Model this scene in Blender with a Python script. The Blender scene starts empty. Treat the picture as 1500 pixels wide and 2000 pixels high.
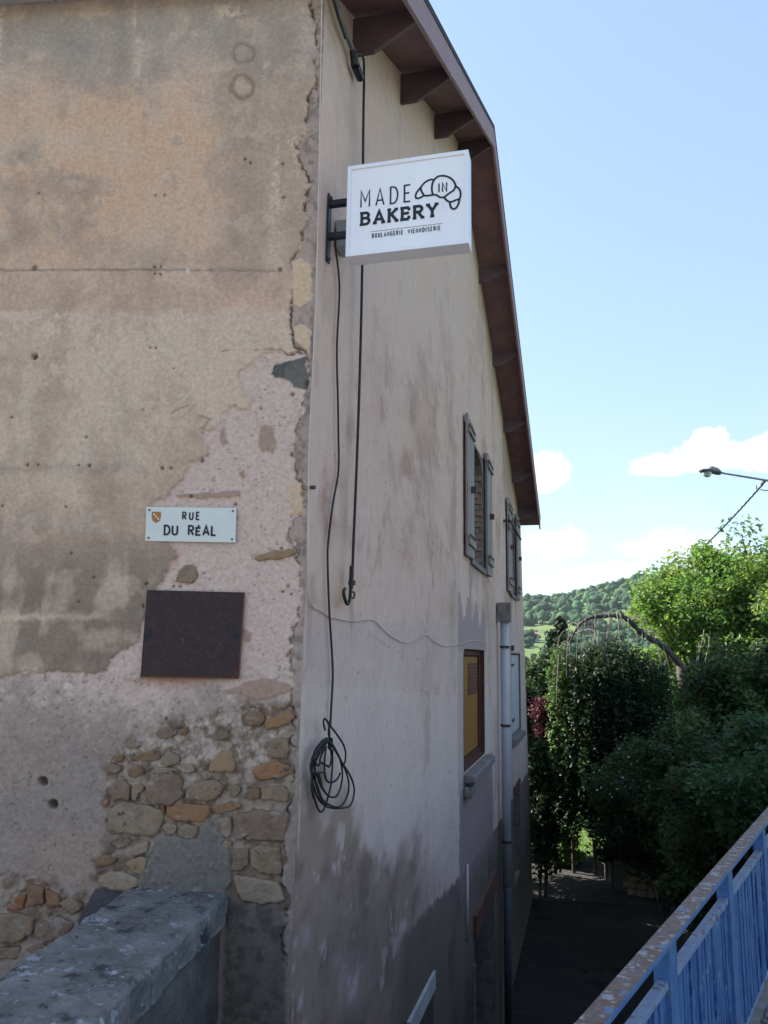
import bpy, math, random
import numpy as np
from math import sin, cos, radians, pi
random.seed(7); RNG = np.random.default_rng(7)
scene = bpy.context.scene
COL = scene.collection

# ------------------------------------------------------------------ camera
FPX, PITCH, ROLL = 1540.0, radians(10.3), radians(0.95)      # focal length in pixels of a 1500x2000 frame
CAM = np.array([0, 0, 1.65])
f0 = np.array([0, cos(PITCH), sin(PITCH)]); u0 = np.array([0, -sin(PITCH), cos(PITCH)]); r0 = np.array([1.0, 0, 0])
RV = r0 * cos(ROLL) + u0 * sin(ROLL); UV = -r0 * sin(ROLL) + u0 * cos(ROLL)
cam = bpy.data.cameras.new('camera'); camo = bpy.data.objects.new('camera', cam); COL.objects.link(camo)
import mathutils
M = mathutils.Matrix(((RV[0], UV[0], -f0[0], CAM[0]), (RV[1], UV[1], -f0[1], CAM[1]), (RV[2], UV[2], -f0[2], CAM[2]), (0, 0, 0, 1)))
camo.matrix_world = M
cam.sensor_fit = 'VERTICAL'; cam.sensor_height = 24; cam.lens = 24 * FPX / 2000
cam.clip_start = 0.05; cam.clip_end = 6000
scene.camera = camo

# ------------------------------------------------------------------ light
SUN_AZ, SUN_EL = radians(-60), radians(36)     # azimuth from +Y, clockwise positive
SKY_STRENGTH, SUN_STRENGTH, EXPOSURE = 0.15, 4.4, 1.78
sd = np.array([sin(SUN_AZ) * cos(SUN_EL), cos(SUN_AZ) * cos(SUN_EL), sin(SUN_EL)])
sun = bpy.data.lights.new('sun', 'SUN'); sun.energy = SUN_STRENGTH; sun.angle = radians(0.5); sun.color = (1, .95, .87)
suno = bpy.data.objects.new('sun', sun); COL.objects.link(suno)
suno.rotation_euler = mathutils.Vector(sd).to_track_quat('Z', 'Y').to_euler()
world = bpy.data.worlds.new('World'); scene.world = world; world.use_nodes = True
wn, wl = world.node_tree.nodes, world.node_tree.links
wn.clear()


def ray(x, y): return f0 * FPX + RV * (x - 750) + UV * (1000 - y)


def build_world():
    out = wn.new('ShaderNodeOutputWorld'); bg = wn.new('ShaderNodeBackground'); bg.inputs['Strength'].default_value = SKY_STRENGTH
    sky = wn.new('ShaderNodeTexSky'); sky.sky_type = 'NISHITA'; sky.sun_disc = False
    sky.sun_elevation = SUN_EL; sky.sun_rotation = SUN_AZ
    sky.altitude = 300; sky.air_density = 1.0; sky.dust_density = 0.6; sky.ozone_density = 1.0
    geo = wn.new('ShaderNodeTexCoord')
    n1 = wn.new('ShaderNodeTexNoise'); n1.inputs['Scale'].default_value = 9; n1.inputs['Detail'].default_value = 7; n1.inputs['Roughness'].default_value = .58
    wl.new(geo.outputs['Generated'], n1.inputs['Vector'])
    n2 = wn.new('ShaderNodeTexNoise'); n2.inputs['Scale'].default_value = 42; n2.inputs['Detail'].default_value = 6; n2.inputs['Roughness'].default_value = .6
    wl.new(geo.outputs['Generated'], n2.inputs['Vector'])

    def math_(op, a, b=None, c=None, clamp=False):
        m = wn.new('ShaderNodeMath'); m.operation = op; m.use_clamp = clamp
        for i, v in enumerate((a, b, c)):
            if v is None: continue
            if isinstance(v, (int, float)): m.inputs[i].default_value = v
            else: wl.new(v, m.inputs[i])
        return m.outputs[0]
    sep = wn.new('ShaderNodeSeparateXYZ'); wl.new(geo.outputs['Generated'], sep.inputs[0])
    az = math_('ARCTAN2', sep.outputs[0], sep.outputs[1])
    el = math_('ARCSINE', sep.outputs[2])
    # lumpy cumulus: each an ellipse in azimuth / elevation, its edge broken up by noise
    lump = math_('ADD', math_('MULTIPLY', math_('SUBTRACT', n2.outputs[0], .5), 2.3), math_('MULTIPLY', math_('SUBTRACT', n1.outputs[0], .5), 1.2))

    def aer(x, y):
        d = ray(x, y); d = d / np.linalg.norm(d); return math.atan2(d[0], d[1]), math.asin(d[2])
    total = None
    for (cx, cy, rx, ry, dens, soft) in [(1400, 895, 120, 42, 1.0, .5), (1300, 912, 75, 28, 1.0, .5), (1390, 862, 45, 32, 1, .5), (1530, 890, 130, 50, 1, .5), (1068, 930, 48, 52, .95, .6),
                                   (1085, 1065, 75, 45, .75, .9), (1330, 1070, 120, 45, .6, 1.0), (1210, 1120, 160, 30, .45, 1.2), (1240, 1075, 50, 25, .5, 1.0),
                                   (700, 1000, 200, 60, .8, .8), (300, 1050, 190, 70, .7, .9), (1900, 1020, 220, 60, .8, .8), (-300, 900, 260, 80, .8, .8), (2600, 900, 300, 90, .8, .8)]:
        a, e = aer(cx, cy); a1, _ = aer(cx + rx, cy); _, e1 = aer(cx, cy - ry)
        da = math_('MULTIPLY', math_('SUBTRACT', az, a), 1 / abs(a1 - a)); de = math_('MULTIPLY', math_('SUBTRACT', el, e), 1 / abs(e1 - e))
        # flat base: below the centre the ellipse is squashed
        neg = math_('LESS_THAN', de, 0.0)
        de = math_('MULTIPLY', de, math_('ADD', 1.0, math_('MULTIPLY', neg, .45)))
        r2 = math_('ADD', math_('MULTIPLY', da, da), math_('MULTIPLY', de, de))
        v = math_('ADD', math_('SUBTRACT', 1.0, r2), lump)
        v = math_('MULTIPLY', v, 1 / soft, clamp=True)
        v = math_('MULTIPLY', v, dens)
        total = v if total is None else math_('MAXIMUM', total, v)
    # thin veil and scattered cloud towards the horizon all the way round
    low = math_('SUBTRACT', 1.0, math_('MULTIPLY', math_('ABSOLUTE', el), 2.6), clamp=True)
    veil = math_('MULTIPLY', math_('MULTIPLY', low, low), math_('MULTIPLY', math_('SUBTRACT', n1.outputs[0], .42, clamp=True), 1.1))
    total = math_('MAXIMUM', total, veil, clamp=True)
    mix = wn.new('ShaderNodeMix'); mix.data_type = 'RGBA'
    gm = wn.new('ShaderNodeGamma'); gm.inputs['Gamma'].default_value = .50; wl.new(sky.outputs[0], gm.inputs['Color'])
    sc_ = wn.new('ShaderNodeVectorMath'); sc_.operation = 'MULTIPLY'; sc_.inputs[1].default_value = (.89, 1.015, 1.18); wl.new(gm.outputs[0], sc_.inputs[0])
    wl.new(total, mix.inputs['Factor']); wl.new(sc_.outputs[0], mix.inputs['A'])
    mix.inputs['B'].default_value = (2.6, 2.55, 2.5, 1)
    wl.new(mix.outputs['Result'], bg.inputs['Color']); wl.new(bg.outputs[0], out.inputs[0])


build_world()
vs = scene.view_settings
vs.view_transform = 'Standard'; vs.look = 'None'; vs.gamma = 1; vs.exposure = EXPOSURE; vs.use_curve_mapping = False
scene.cycles.max_bounces = 6; scene.cycles.diffuse_bounces = 4; scene.cycles.glossy_bounces = 2; scene.cycles.transmission_bounces = 4; scene.cycles.transparent_max_bounces = 4

# ------------------------------------------------------------------ projection helpers (the surveyed planes of the place)


def hit(x, y, P, n):
    d = ray(x, y); return CAM + d * (((P - CAM) @ n) / (d @ n))


_d = ray(592, 1240); CORNER = CAM + _d * (4.0 / _d[1]); CORNER[2] = 0
AR, AL = radians(14.4), radians(-84.5)
dR = np.array([sin(AR), cos(AR), 0]); nR = np.array([cos(AR), -sin(AR), 0])          # gable wall: along, outward
dL = np.array([sin(AL), cos(AL), 0]); nL = np.array([dL[1], -dL[0], 0]); nL = nL if nL[1] < 0 else -nL   # street wall
EZ = np.array([0, 0, 1.0])


def RW(t, z, o=0): return CORNER + dR * t + nR * o + EZ * z
def LW(s, z, o=0): return CORNER + dL * s + nL * o + EZ * z


def rpx(x, y, o=0):
    P = hit(x, y, CORNER + nR * o, nR); return (P - CORNER) @ dR, P[2]


def lpx(x, y, o=0):
    P = hit(x, y, CORNER + nL * o, nL); return (P - CORNER) @ dL, P[2]


def at(x, y, depth):
    d = ray(x, y); return CAM + d * (depth / d[1])


def project(P):
    d = P - CAM; w = d @ f0
    return 750 + FPX * (d @ RV) / w, 1000 - FPX * (d @ UV) / w


# ------------------------------------------------------------------ colour, noise, mesh helpers
def S(r, g, b, k=1.0):
    def c(v):
        v /= 255.0
        return v / 12.92 if v <= .04045 else ((v + .055) / 1.055) ** 2.4
    return np.array([c(r), c(g), c(b)]) * k


_TAB = {}


def vnoise(x, y, seed=0):
    if seed not in _TAB: _TAB[seed] = np.random.default_rng(1000 + seed).random((256, 256))
    T = _TAB[seed]
    xi = np.floor(x).astype(np.int64); yi = np.floor(y).astype(np.int64)
    fx = x - xi; fy = y - yi; fx = fx * fx * (3 - 2 * fx); fy = fy * fy * (3 - 2 * fy)
    a = T[yi & 255, xi & 255]; b = T[yi & 255, (xi + 1) & 255]; c = T[(yi + 1) & 255, xi & 255]; d = T[(yi + 1) & 255, (xi + 1) & 255]
    return (a * (1 - fx) + b * fx) * (1 - fy) + (c * (1 - fx) + d * fx) * fy


def fbm(x, y, seed=0, oct=5, rough=.55):
    v = 0; amp = 1; tot = 0
    for i in range(oct):
        v = v + amp * vnoise(x * 2 ** i + 17.3 * i, y * 2 ** i - 9.1 * i, seed + i); tot += amp; amp *= rough
    return v / tot


def sstep(a, b, x):
    t = np.clip((x - a) / (b - a), 0, 1); return t * t * (3 - 2 * t)


def poly_sd(X, Y, poly):
    """signed distance to a polygon, positive inside"""
    d2 = np.full(X.shape, 1e18); inside = np.zeros(X.shape, bool)
    n = len(poly)
    for i in range(n):
        ax, ay = poly[i]; bx, by = poly[(i + 1) % n]
        ex, ey = bx - ax, by - ay; L = ex * ex + ey * ey + 1e-12
        t = np.clip(((X - ax) * ex + (Y - ay) * ey) / L, 0, 1)
        d2 = np.minimum(d2, (X - ax - t * ex) ** 2 + (Y - ay - t * ey) ** 2)
        c = ((ay > Y) != (by > Y)) & (X < (bx - ax) * (Y - ay) / (by - ay + 1e-12) + ax)
        inside ^= c
    d = np.sqrt(d2)
    return np.where(inside, d, -d)


OFF = {}


def root(name, loc, label, cat, group=None):
    o = bpy.data.objects.new(name, None); COL.objects.link(o); o.empty_display_size = .2
    o.location = loc; OFF[o.name] = np.array(loc, float)
    o['label'] = label; o['category'] = cat
    if group: o['group'] = group
    return o


def finish(name, me, mat, parent, loc):
    if mat is not None: me.materials.append(mat)
    o = bpy.data.objects.new(name, me); COL.objects.link(o)
    if parent is not None:
        o.parent = parent; OFF[o.name] = OFF[parent.name]
    else:
        o.location = loc; OFF[o.name] = np.array(loc, float)
    return o


def mesh(name, verts, faces, mat, parent=None, loc=(0, 0, 0), smooth=False):
    off = OFF[parent.name] if parent is not None else np.array(loc, float)
    v = np.asarray(verts, float) - off
    me = bpy.data.meshes.new(name); me.from_pydata(v.tolist(), [], faces); me.update()
    if smooth: me.polygons.foreach_set('use_smooth', [True] * len(me.polygons))
    return finish(name, me, mat, parent, loc)


def fast_quads(name, V, Q, mat, parent=None, loc=(0, 0, 0), color=None, smooth=True):
    off = OFF[parent.name] if parent is not None else np.array(loc, float)
    me = bpy.data.meshes.new(name)
    k = Q.shape[1]
    me.vertices.add(len(V)); me.vertices.foreach_set('co', (V - off).astype(np.float32).ravel())
    me.loops.add(Q.size); me.loops.foreach_set('vertex_index', Q.astype(np.int32).ravel())
    me.polygons.add(len(Q)); me.polygons.foreach_set('loop_start', (np.arange(len(Q)) * k).astype(np.int32))
    me.polygons.foreach_set('use_smooth', np.full(len(Q), smooth))
    if color is not None:
        a = me.color_attributes.new('Col', 'FLOAT_COLOR', 'POINT')
        c = np.ones((len(V), 4), np.float32); c[:, :3] = color; a.data.foreach_set('color', c.ravel())
    me.update(calc_edges=True); me.validate()
    return finish(name, me, mat, parent, loc)


class MB:
    """collects simple solids in world space"""
    def __init__(self): self.v = []; self.f = []

    def add(self, verts, faces):
        n = len(self.v); self.v += [tuple(map(float, p)) for p in verts]; self.f += [tuple(i + n for i in f) for f in faces]; return self

    def hexa(self, p):      # 8 points, bottom loop 0-3 and top loop 4-7
        return self.add(p, [(3, 2, 1, 0), (4, 5, 6, 7), (0, 1, 5, 4), (1, 2, 6, 5), (2, 3, 7, 6), (3, 0, 4, 7)])

    def box(self, c, ax, ay, az):   # centre and half axes
        c, ax, ay, az = map(np.asarray, (c, ax, ay, az))
        return self.hexa([c - ax - ay - az, c + ax - ay - az, c + ax + ay - az, c - ax + ay - az, c - ax - ay + az, c + ax - ay + az, c + ax + ay + az, c - ax + ay + az])

    def rbox(self, t0, t1, z0, z1, o0, o1):     # gable-wall coordinates
        return self.hexa([RW(t0, z0, o0), RW(t1, z0, o0), RW(t1, z0, o1), RW(t0, z0, o1), RW(t0, z1, o0), RW(t1, z1, o0), RW(t1, z1, o1), RW(t0, z1, o1)])

    def lbox(self, s0, s1, z0, z1, o0, o1):
        return self.hexa([LW(s1, z0, o0), LW(s0, z0, o0), LW(s0, z0, o1), LW(s1, z0, o1), LW(s1, z1, o0), LW(s0, z1, o0), LW(s0, z1, o1), LW(s1, z1, o1)])

    def prism(self, pts, d):    # polygon extruded by vector d
        n = len(pts); a = [np.asarray(p, float) for p in pts]; b = [p + d for p in a]
        return self.add(a + b, [tuple(range(n - 1, -1, -1)), tuple(range(n, 2 * n))] + [(i, (i + 1) % n, n + (i + 1) % n, n + i) for i in range(n)])

    def tube(self, path, r, k=7, caps=True):
        P = [np.asarray(p, float) for p in path]; n = len(P)
        rr = r if hasattr(r, '__len__') else [r] * n
        T = [P[min(i + 1, n - 1)] - P[max(i - 1, 0)] for i in range(n)]
        ref = np.array([0, 0, 1.0]) if abs(T[0][2]) < .9 * np.linalg.norm(T[0]) else np.array([1.0, 0, 0])
        vs, fs = [], []
        u = None
        for i in range(n):
            t = T[i] / (np.linalg.norm(T[i]) + 1e-12)
            u = (np.cross(t, ref) if u is None else u - t * (u @ t)); u = u / (np.linalg.norm(u) + 1e-12); w = np.cross(t, u)
            for j in range(k):
                a = 2 * pi * j / k; vs.append(P[i] + (u * cos(a) + w * sin(a)) * rr[i])
        for i in range(n - 1):
            for j in range(k):
                fs.append((i * k + j, i * k + (j + 1) % k, (i + 1) * k + (j + 1) % k, (i + 1) * k + j))
        if caps: fs += [tuple(range(k - 1, -1, -1)), tuple((n - 1) * k + j for j in range(k))]
        return self.add(vs, fs)

    def build(self, name, mat, parent=None, loc=(0, 0, 0), smooth=False, bevel=0):
        o = mesh(name, self.v, self.f, mat, parent, loc, smooth)
        if bevel:
            m = o.modifiers.new('bevel', 'BEVEL'); m.width = bevel; m.segments = 2; m.limit_method = 'ANGLE'
        return o


def smooth_path(P, n=8):
    P = [np.asarray(p, float) for p in P]; out = []
    Q = [2 * P[0] - P[1]] + P + [2 * P[-1] - P[-2]]
    for i in range(1, len(Q) - 2):
        for k in range(n):
            t = k / n; a, b, c, d = Q[i - 1], Q[i], Q[i + 1], Q[i + 2]
            out.append(.5 * ((2 * b) + (c - a) * t + (2 * a - 5 * b + 4 * c - d) * t * t + (3 * b - a - 3 * c + d) * t ** 3))
    out.append(P[-1]); return out


# ------------------------------------------------------------------ materials
def new_mat(name):
    m = bpy.data.materials.new(name); m.use_nodes = True
    return m, m.node_tree.nodes, m.node_tree.links, m.node_tree.nodes['Principled BSDF']


def noise_mat(name, c1, c2, scale=8, rough=.85, bump=.3, bdist=.004, bscale=60, metallic=0, stretch=(1, 1, 1), spots=None, spec=.3, lo=.35, hi=.65, per_object=False):
    """two-tone mottled surface; spots = (colour, scale, threshold) adds wear with hard edges"""
    m, N, L, P = new_mat(name)
    tc = N.new('ShaderNodeTexCoord'); mp = N.new('ShaderNodeMapping'); mp.inputs['Scale'].default_value = stretch
    src = tc.outputs['Object']
    if per_object:      # copies share mesh data: shift the pattern from one to the next
        oi = N.new('ShaderNodeObjectInfo'); sh_ = N.new('ShaderNodeVectorMath'); sh_.operation = 'MULTIPLY_ADD'; sh_.inputs[1].default_value = (31, 17, 23)
        L.new(oi.outputs['Random'], sh_.inputs[0]); L.new(tc.outputs['Object'], sh_.inputs[2]); src = sh_.outputs[0]
    L.new(src, mp.inputs['Vector'])
    n = N.new('ShaderNodeTexNoise'); n.inputs['Scale'].default_value = scale; n.inputs['Detail'].default_value = 8; n.inputs['Roughness'].default_value = .62
    L.new(mp.outputs[0], n.inputs['Vector'])
    mr = N.new('ShaderNodeMapRange'); mr.inputs['From Min'].default_value = lo; mr.inputs['From Max'].default_value = hi; L.new(n.outputs[0], mr.inputs[0])
    mx = N.new('ShaderNodeMix'); mx.data_type = 'RGBA'; mx.inputs['A'].default_value = (*c1, 1); mx.inputs['B'].default_value = (*c2, 1); L.new(mr.outputs[0], mx.inputs['Factor'])
    col = mx.outputs['Result']
    for k, sp in enumerate(spots or []):
        n3 = N.new('ShaderNodeTexNoise'); n3.inputs['Scale'].default_value = sp[1]; n3.inputs['Detail'].default_value = 6; n3.inputs['Roughness'].default_value = .65
        mp3 = N.new('ShaderNodeMapping'); mp3.inputs['Location'].default_value = (3.7 * k + 1, 5.1 * k, 2.2); mp3.inputs['Scale'].default_value = stretch
        L.new(src, mp3.inputs['Vector']); L.new(mp3.outputs[0], n3.inputs['Vector'])
        r3 = N.new('ShaderNodeMapRange'); r3.inputs['From Min'].default_value = sp[2]; r3.inputs['From Max'].default_value = sp[2] + (sp[3] if len(sp) > 3 else .05); L.new(n3.outputs[0], r3.inputs[0])
        m3 = N.new('ShaderNodeMix'); m3.data_type = 'RGBA'; L.new(r3.outputs[0], m3.inputs['Factor']); L.new(col, m3.inputs['A']); m3.inputs['B'].default_value = (*sp[0], 1); col = m3.outputs['Result']
    L.new(col, P.inputs['Base Color'])
    P.inputs['Roughness'].default_value = rough; P.inputs['Metallic'].default_value = metallic; P.inputs['Specular IOR Level'].default_value = spec
    if bump:
        nb = N.new('ShaderNodeTexNoise'); nb.inputs['Scale'].default_value = bscale; nb.inputs['Detail'].default_value = 6
        L.new(tc.outputs['Object'], nb.inputs['Vector'])
        b = N.new('ShaderNodeBump'); b.inputs['Strength'].default_value = bump; b.inputs['Distance'].default_value = bdist; L.new(nb.outputs[0], b.inputs['Height']); L.new(b.outputs[0], P.inputs['Normal'])
    return m


def attr_mat(name, grain=40, bump=.5, bdist=.004, rough=.92, var=.25, stretch=(1, 1, 1)):
    m, N, L, P = new_mat(name)
    at_ = N.new('ShaderNodeAttribute'); at_.attribute_name = 'Col'
    tc = N.new('ShaderNodeTexCoord'); mp = N.new('ShaderNodeMapping'); mp.inputs['Scale'].default_value = stretch; L.new(tc.outputs['Object'], mp.inputs['Vector'])
    n = N.new('ShaderNodeTexNoise'); n.inputs['Scale'].default_value = grain; n.inputs['Detail'].default_value = 9; n.inputs['Roughness'].default_value = .7
    L.new(mp.outputs[0], n.inputs['Vector'])
    mr = N.new('ShaderNodeMapRange'); mr.inputs['From Min'].default_value = .25; mr.inputs['From Max'].default_value = .75; mr.inputs['To Min'].default_value = 1 - var; mr.inputs['To Max'].default_value = 1 + var
    L.new(n.outputs[0], mr.inputs[0])
    mx = N.new('ShaderNodeVectorMath'); mx.operation = 'MULTIPLY'
    L.new(at_.outputs['Color'], mx.inputs[0]); L.new(mr.outputs[0], mx.inputs[1]); L.new(mx.outputs[0], P.inputs['Base Color'])
    nb = N.new('ShaderNodeTexNoise'); nb.inputs['Scale'].default_value = grain * 3; nb.inputs['Detail'].default_value = 7; nb.inputs['Roughness'].default_value = .65
    L.new(tc.outputs['Object'], nb.inputs['Vector'])
    b = N.new('ShaderNodeBump'); b.inputs['Strength'].default_value = bump; b.inputs['Distance'].default_value = bdist; L.new(nb.outputs[0], b.inputs['Height']); L.new(b.outputs[0], P.inputs['Normal'])
    P.inputs['Roughness'].default_value = rough; P.inputs['Specular IOR Level'].default_value = .2
    return m


def leaf_mat(name, trans=.45, gain=1.0):
    m, N, L, P = new_mat(name)
    at_ = N.new('ShaderNodeAttribute'); at_.attribute_name = 'Col'
    tr = N.new('ShaderNodeBsdfTranslucent'); mixs = N.new('ShaderNodeMixShader'); mixs.inputs[0].default_value = trans
    hs = N.new('ShaderNodeHueSaturation'); hs.inputs['Hue'].default_value = .485; hs.inputs['Saturation'].default_value = 1.1; hs.inputs['Value'].default_value = 1.7
    L.new(at_.outputs['Color'], P.inputs['Base Color']); L.new(at_.outputs['Color'], hs.inputs['Color']); L.new(hs.outputs[0], tr.inputs['Color'])
    P.inputs['Roughness'].default_value = .55; P.inputs['Specular IOR Level'].default_value = .35
    out = N['Material Output']; L.new(P.outputs[0], mixs.inputs[1]); L.new(tr.outputs[0], mixs.inputs[2]); L.new(mixs.outputs[0], out.inputs[0])
    return m


MAT = {}
MAT['plaster'] = attr_mat('old_plaster', 45, .6, .004)
MAT['gable_plaster'] = attr_mat('gable_plaster', 14, .45, .003, var=.10, stretch=(1, 1, .5))
MAT['brown_wood'] = noise_mat('brown_painted_wood', (.17, .10, .105), (.23, .135, .14), 5, .7, .2, .003, 40)
MAT['bracket_wood'] = noise_mat('bracket_wood', (.10, .065, .075), (.14, .09, .10), 5, .7, .2, .003, 40)
MAT['fascia'] = noise_mat('fascia_board', (.29, .19, .21), (.35, .235, .25), 4, .7, .2, .003, 30)
MAT['roof'] = noise_mat('roof_edge', (.03, .022, .024), (.05, .04, .04), 6, .8, .3)
MAT['white_metal'] = noise_mat('white_sign_metal', (.82, .79, .86), (.87, .84, .90), 3, .35, .05, .001, 30, spec=.5)
MAT['sign_face'] = noise_mat('white_sign_face', (.85, .81, .87), (.90, .86, .91), 3, .3, 0, spec=.5, stretch=(1, 1, .25), spots=[((.78, .74, .78), 9, .60, .2)])
MAT['sign_under'] = noise_mat('sign_grey_metal', (.34, .345, .36), (.40, .405, .42), 3, .45, .05, .001, 30)
MAT['ink'] = noise_mat('dark_sign_ink', (.018, .018, .024), (.026, .026, .032), 5, .5, 0)
MAT['black_metal'] = noise_mat('black_bracket_metal', (.012, .013, .02), (.025, .027, .035), 12, .5, .15, .001, 60)
MAT['cable'] = noise_mat('black_cable', (.012, .012, .014), (.03, .03, .033), 20, .5, 0)
MAT['white_cable'] = noise_mat('dirty_white_cable', (.50, .42, .39), (.62, .53, .49), 9, .6, 0)
MAT['grey_pipe'] = noise_mat('grey_conduit', (.10, .10, .12), (.2, .2, .22), 14, .5, .1, .001)
MAT['rust_plate'] = noise_mat('rust_dark_plate', (.030, .015, .018), (.046, .022, .022), 14, .55, .4, .002, 120, spots=[((.085, .04, .032), 34, .58, .12), ((.10, .09, .095), 70, .63, .06), ((.012, .012, .020), 6, .56, .12)])
MAT['rust'] = noise_mat('rust_edge', (.13, .045, .02), (.24, .09, .035), 40, .85, .3)
MAT['enamel'] = noise_mat('white_enamel', (.62, .62, .58), (.69, .69, .645), 3, .25, 0, spec=.5)
MAT['screw'] = noise_mat('dark_screw', (.06, .06, .06), (.12, .11, .1), 60, .5, 0)
MAT['crest_orange'] = noise_mat('crest_orange', (.33, .12, .035), (.45, .17, .05), 50, .4, 0)
MAT['zinc'] = noise_mat('zinc_pipe', (.38, .38, .42), (.48, .48, .52), 5, .4, .1, .001, 20, stretch=(1, 1, .2), spots=[((.16, .14, .14), 9, .62, .1)])
MAT['cast_iron'] = noise_mat('cast_iron_pipe', (.05, .055, .075), (.08, .08, .10), 6, .6, .15)
MAT['shutter'] = noise_mat('weathered_grey_shutter', (.22, .18, .175), (.36, .30, .29), 7, .8, .4, .004, 50, stretch=(1, 1, .12), spots=[((.09, .07, .065), 14, .6, .08)])
MAT['white_shutter'] = noise_mat('peeling_white_shutter', (.40, .40, .42), (.52, .52, .54), 5, .7, .3, .003, 40, stretch=(1, 1, .2), spots=[((.22, .19, .17), 10, .63, .05)])
MAT['brown_frame'] = noise_mat('brown_window_frame', (.06, .022, .014), (.10, .035, .02), 8, .6, .2, stretch=(1, 1, .15))
MAT['ochre_panel'] = noise_mat('ochre_wood_panel', (.26, .115, .025), (.33, .15, .038), 5, .55, .15, .002, 30, stretch=(1, 1, .12))
MAT['dark_louvre'] = noise_mat('dark_red_louvre', (.10, .035, .03), (.14, .05, .04), 8, .6, .1)
MAT['glass_dark'] = noise_mat('dark_window_glass', (.012, .014, .018), (.02, .022, .026), 3, .08, 0, spec=.6)
MAT['dark_room'] = noise_mat('dim_room', (.03, .028, .028), (.05, .045, .045), 3, .9, 0)
MAT['sill'] = noise_mat('sill_stone', (.15, .125, .12), (.25, .215, .205), 9, .9, .6, .01, 30, spots=[((.42, .41, .40), 16, .66, .05)])
MAT['brick'] = noise_mat('old_brick', (.28, .17, .13), (.36, .25, .2), 12, .9, .5, .004, 50)
MAT['iron'] = noise_mat('rusty_iron', (.05, .04, .04), (.10, .06, .05), 30, .75, .2)
MAT['red_lintel'] = noise_mat('red_brown_lintel', (.10, .05, .04), (.16, .08, .06), 8, .85, .3)
MAT['green_plate'] = noise_mat('dull_green_plate', (.05, .055, .04), (.085, .085, .06), 7, .8, .3)
MAT['coping'] = noise_mat('weathered_coping', (.12, .11, .103), (.215, .20, .19), 5, .9, .9, .012, 28, spots=[((.05, .048, .052), 7, .54, .10), ((.33, .33, .35), 9, .585, .07), ((.40, .40, .42), 30, .62, .05), ((.035, .035, .04), 26, .62, .06), ((.20, .14, .06), 24, .68, .04)])
MAT['parapet'] = noise_mat('parapet_render', (.075, .068, .060), (.15, .137, .12), 5, .95, .9, .012, 34, spots=[((.24, .23, .21), 22, .64, .05)])
MAT['rail_top'] = noise_mat('worn_rail_paint', (.12, .075, .062), (.19, .125, .105), 40, .6, .35, .002, 120, spots=[((.30, .29, .31), 22, .545, .06), ((.40, .38, .38), 46, .60, .05), ((.15, .06, .03), 12, .56, .08), ((.11, .18, .32), 10, .62, .05)])
MAT['rail_side'] = noise_mat('blue_grey_rail_paint', (.04, .115, .29), (.08, .165, .33), 14, .5, .2, .002, 80, spots=[((.14, .07, .05), 22, .60, .05), ((.25, .28, .36), 34, .66, .04)])
MAT['picket'] = noise_mat('blue_picket_paint', (.020, .085, .27), (.07, .16, .33), 14, .5, .4, .002, 70, stretch=(1, 1, .5), spots=[((.012, .045, .20), 9, .54, .04), ((.22, .28, .37), 20, .61, .05), ((.02, .03, .05), 34, .63, .04), ((.12, .06, .04), 30, .66, .04)], per_object=True)
MAT['rail_mid'] = noise_mat('worn_mid_rail', (.14, .20, .34), (.22, .27, .38), 12, .55, .3, .002, 90, spots=[((.15, .085, .07), 18, .56, .05), ((.34, .36, .42), 30, .62, .05), ((.03, .08, .22), 22, .64, .04)])
MAT['lane'] = noise_mat('lane_surface', (.022, .021, .019), (.036, .034, .030), 1.2, .95, .6, .02, 24, spots=[((.055, .05, .042), 3.5, .60, .12), ((.012, .012, .012), 1.7, .60, .03), ((.09, .08, .06), 30, .70, .04)])
MAT['gravel_lane'] = noise_mat('pale_gravel', (.034, .032, .03), (.06, .055, .05), 6, .95, .8, .02, 40)
MAT['deck'] = noise_mat('pavement_surface', (.20, .19, .175), (.29, .275, .255), 9, .95, .8, .006, 90)
MAT['pebble'] = noise_mat('pebbles', (.11, .11, .115), (.32, .31, .31), 40, .85, .2)
MAT['ground'] = noise_mat('earth_and_grass', (.035, .06, .02), (.06, .085, .03), .6, .95, .5, .05, 8)
MAT['bark'] = noise_mat('bark', (.05, .042, .036), (.11, .095, .085), 12, .95, .8, .01, 40, stretch=(1, 1, .3))
MAT['pale_twig'] = noise_mat('pale_dead_twig', (.14, .12, .11), (.24, .21, .19), 20, .9, .3)
MAT['leaf'] = leaf_mat('leaf', .42)
MAT['dark_leaf'] = leaf_mat('dark_leaf', .3)
MAT['needle'] = leaf_mat('needle', .12)
MAT['forest'] = attr_mat('far_forest', 1.2, .8, .6, .9, .45)
MAT['hill'] = noise_mat('hill_meadow', (.075, .13, .035), (.12, .17, .05), .05, .95, 0)
MAT['lit_stone'] = noise_mat('pale_limestone', (.30, .25, .19), (.45, .38, .29), 9, .95, .8, .01, 30, spots=[((.13, .09, .07), 12, .62, .08)])
MAT['gate_grey'] = noise_mat('grey_gate', (.045, .045, .055), (.07, .07, .08), 5, .8, .2)
MAT['lamp_grey'] = noise_mat('lamp_grey', (.22, .22, .25), (.30, .30, .33), 9, .45, .1)
MAT['lamp_dark'] = noise_mat('lamp_dark', (.06, .06, .08), (.10, .10, .12), 9, .5, .1)
MAT['house_white'] = noise_mat('far_house_wall', (.55, .48, .42), (.62, .55, .48), 2, .9, 0)
MAT['house_roof'] = noise_mat('far_house_roof', (.34, .20, .16), (.4, .25, .2), 2, .9, 0)
MAT['house_grey'] = noise_mat('far_house_slate', (.2, .2, .21), (.26, .26, .27), 2, .9, 0)


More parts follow.
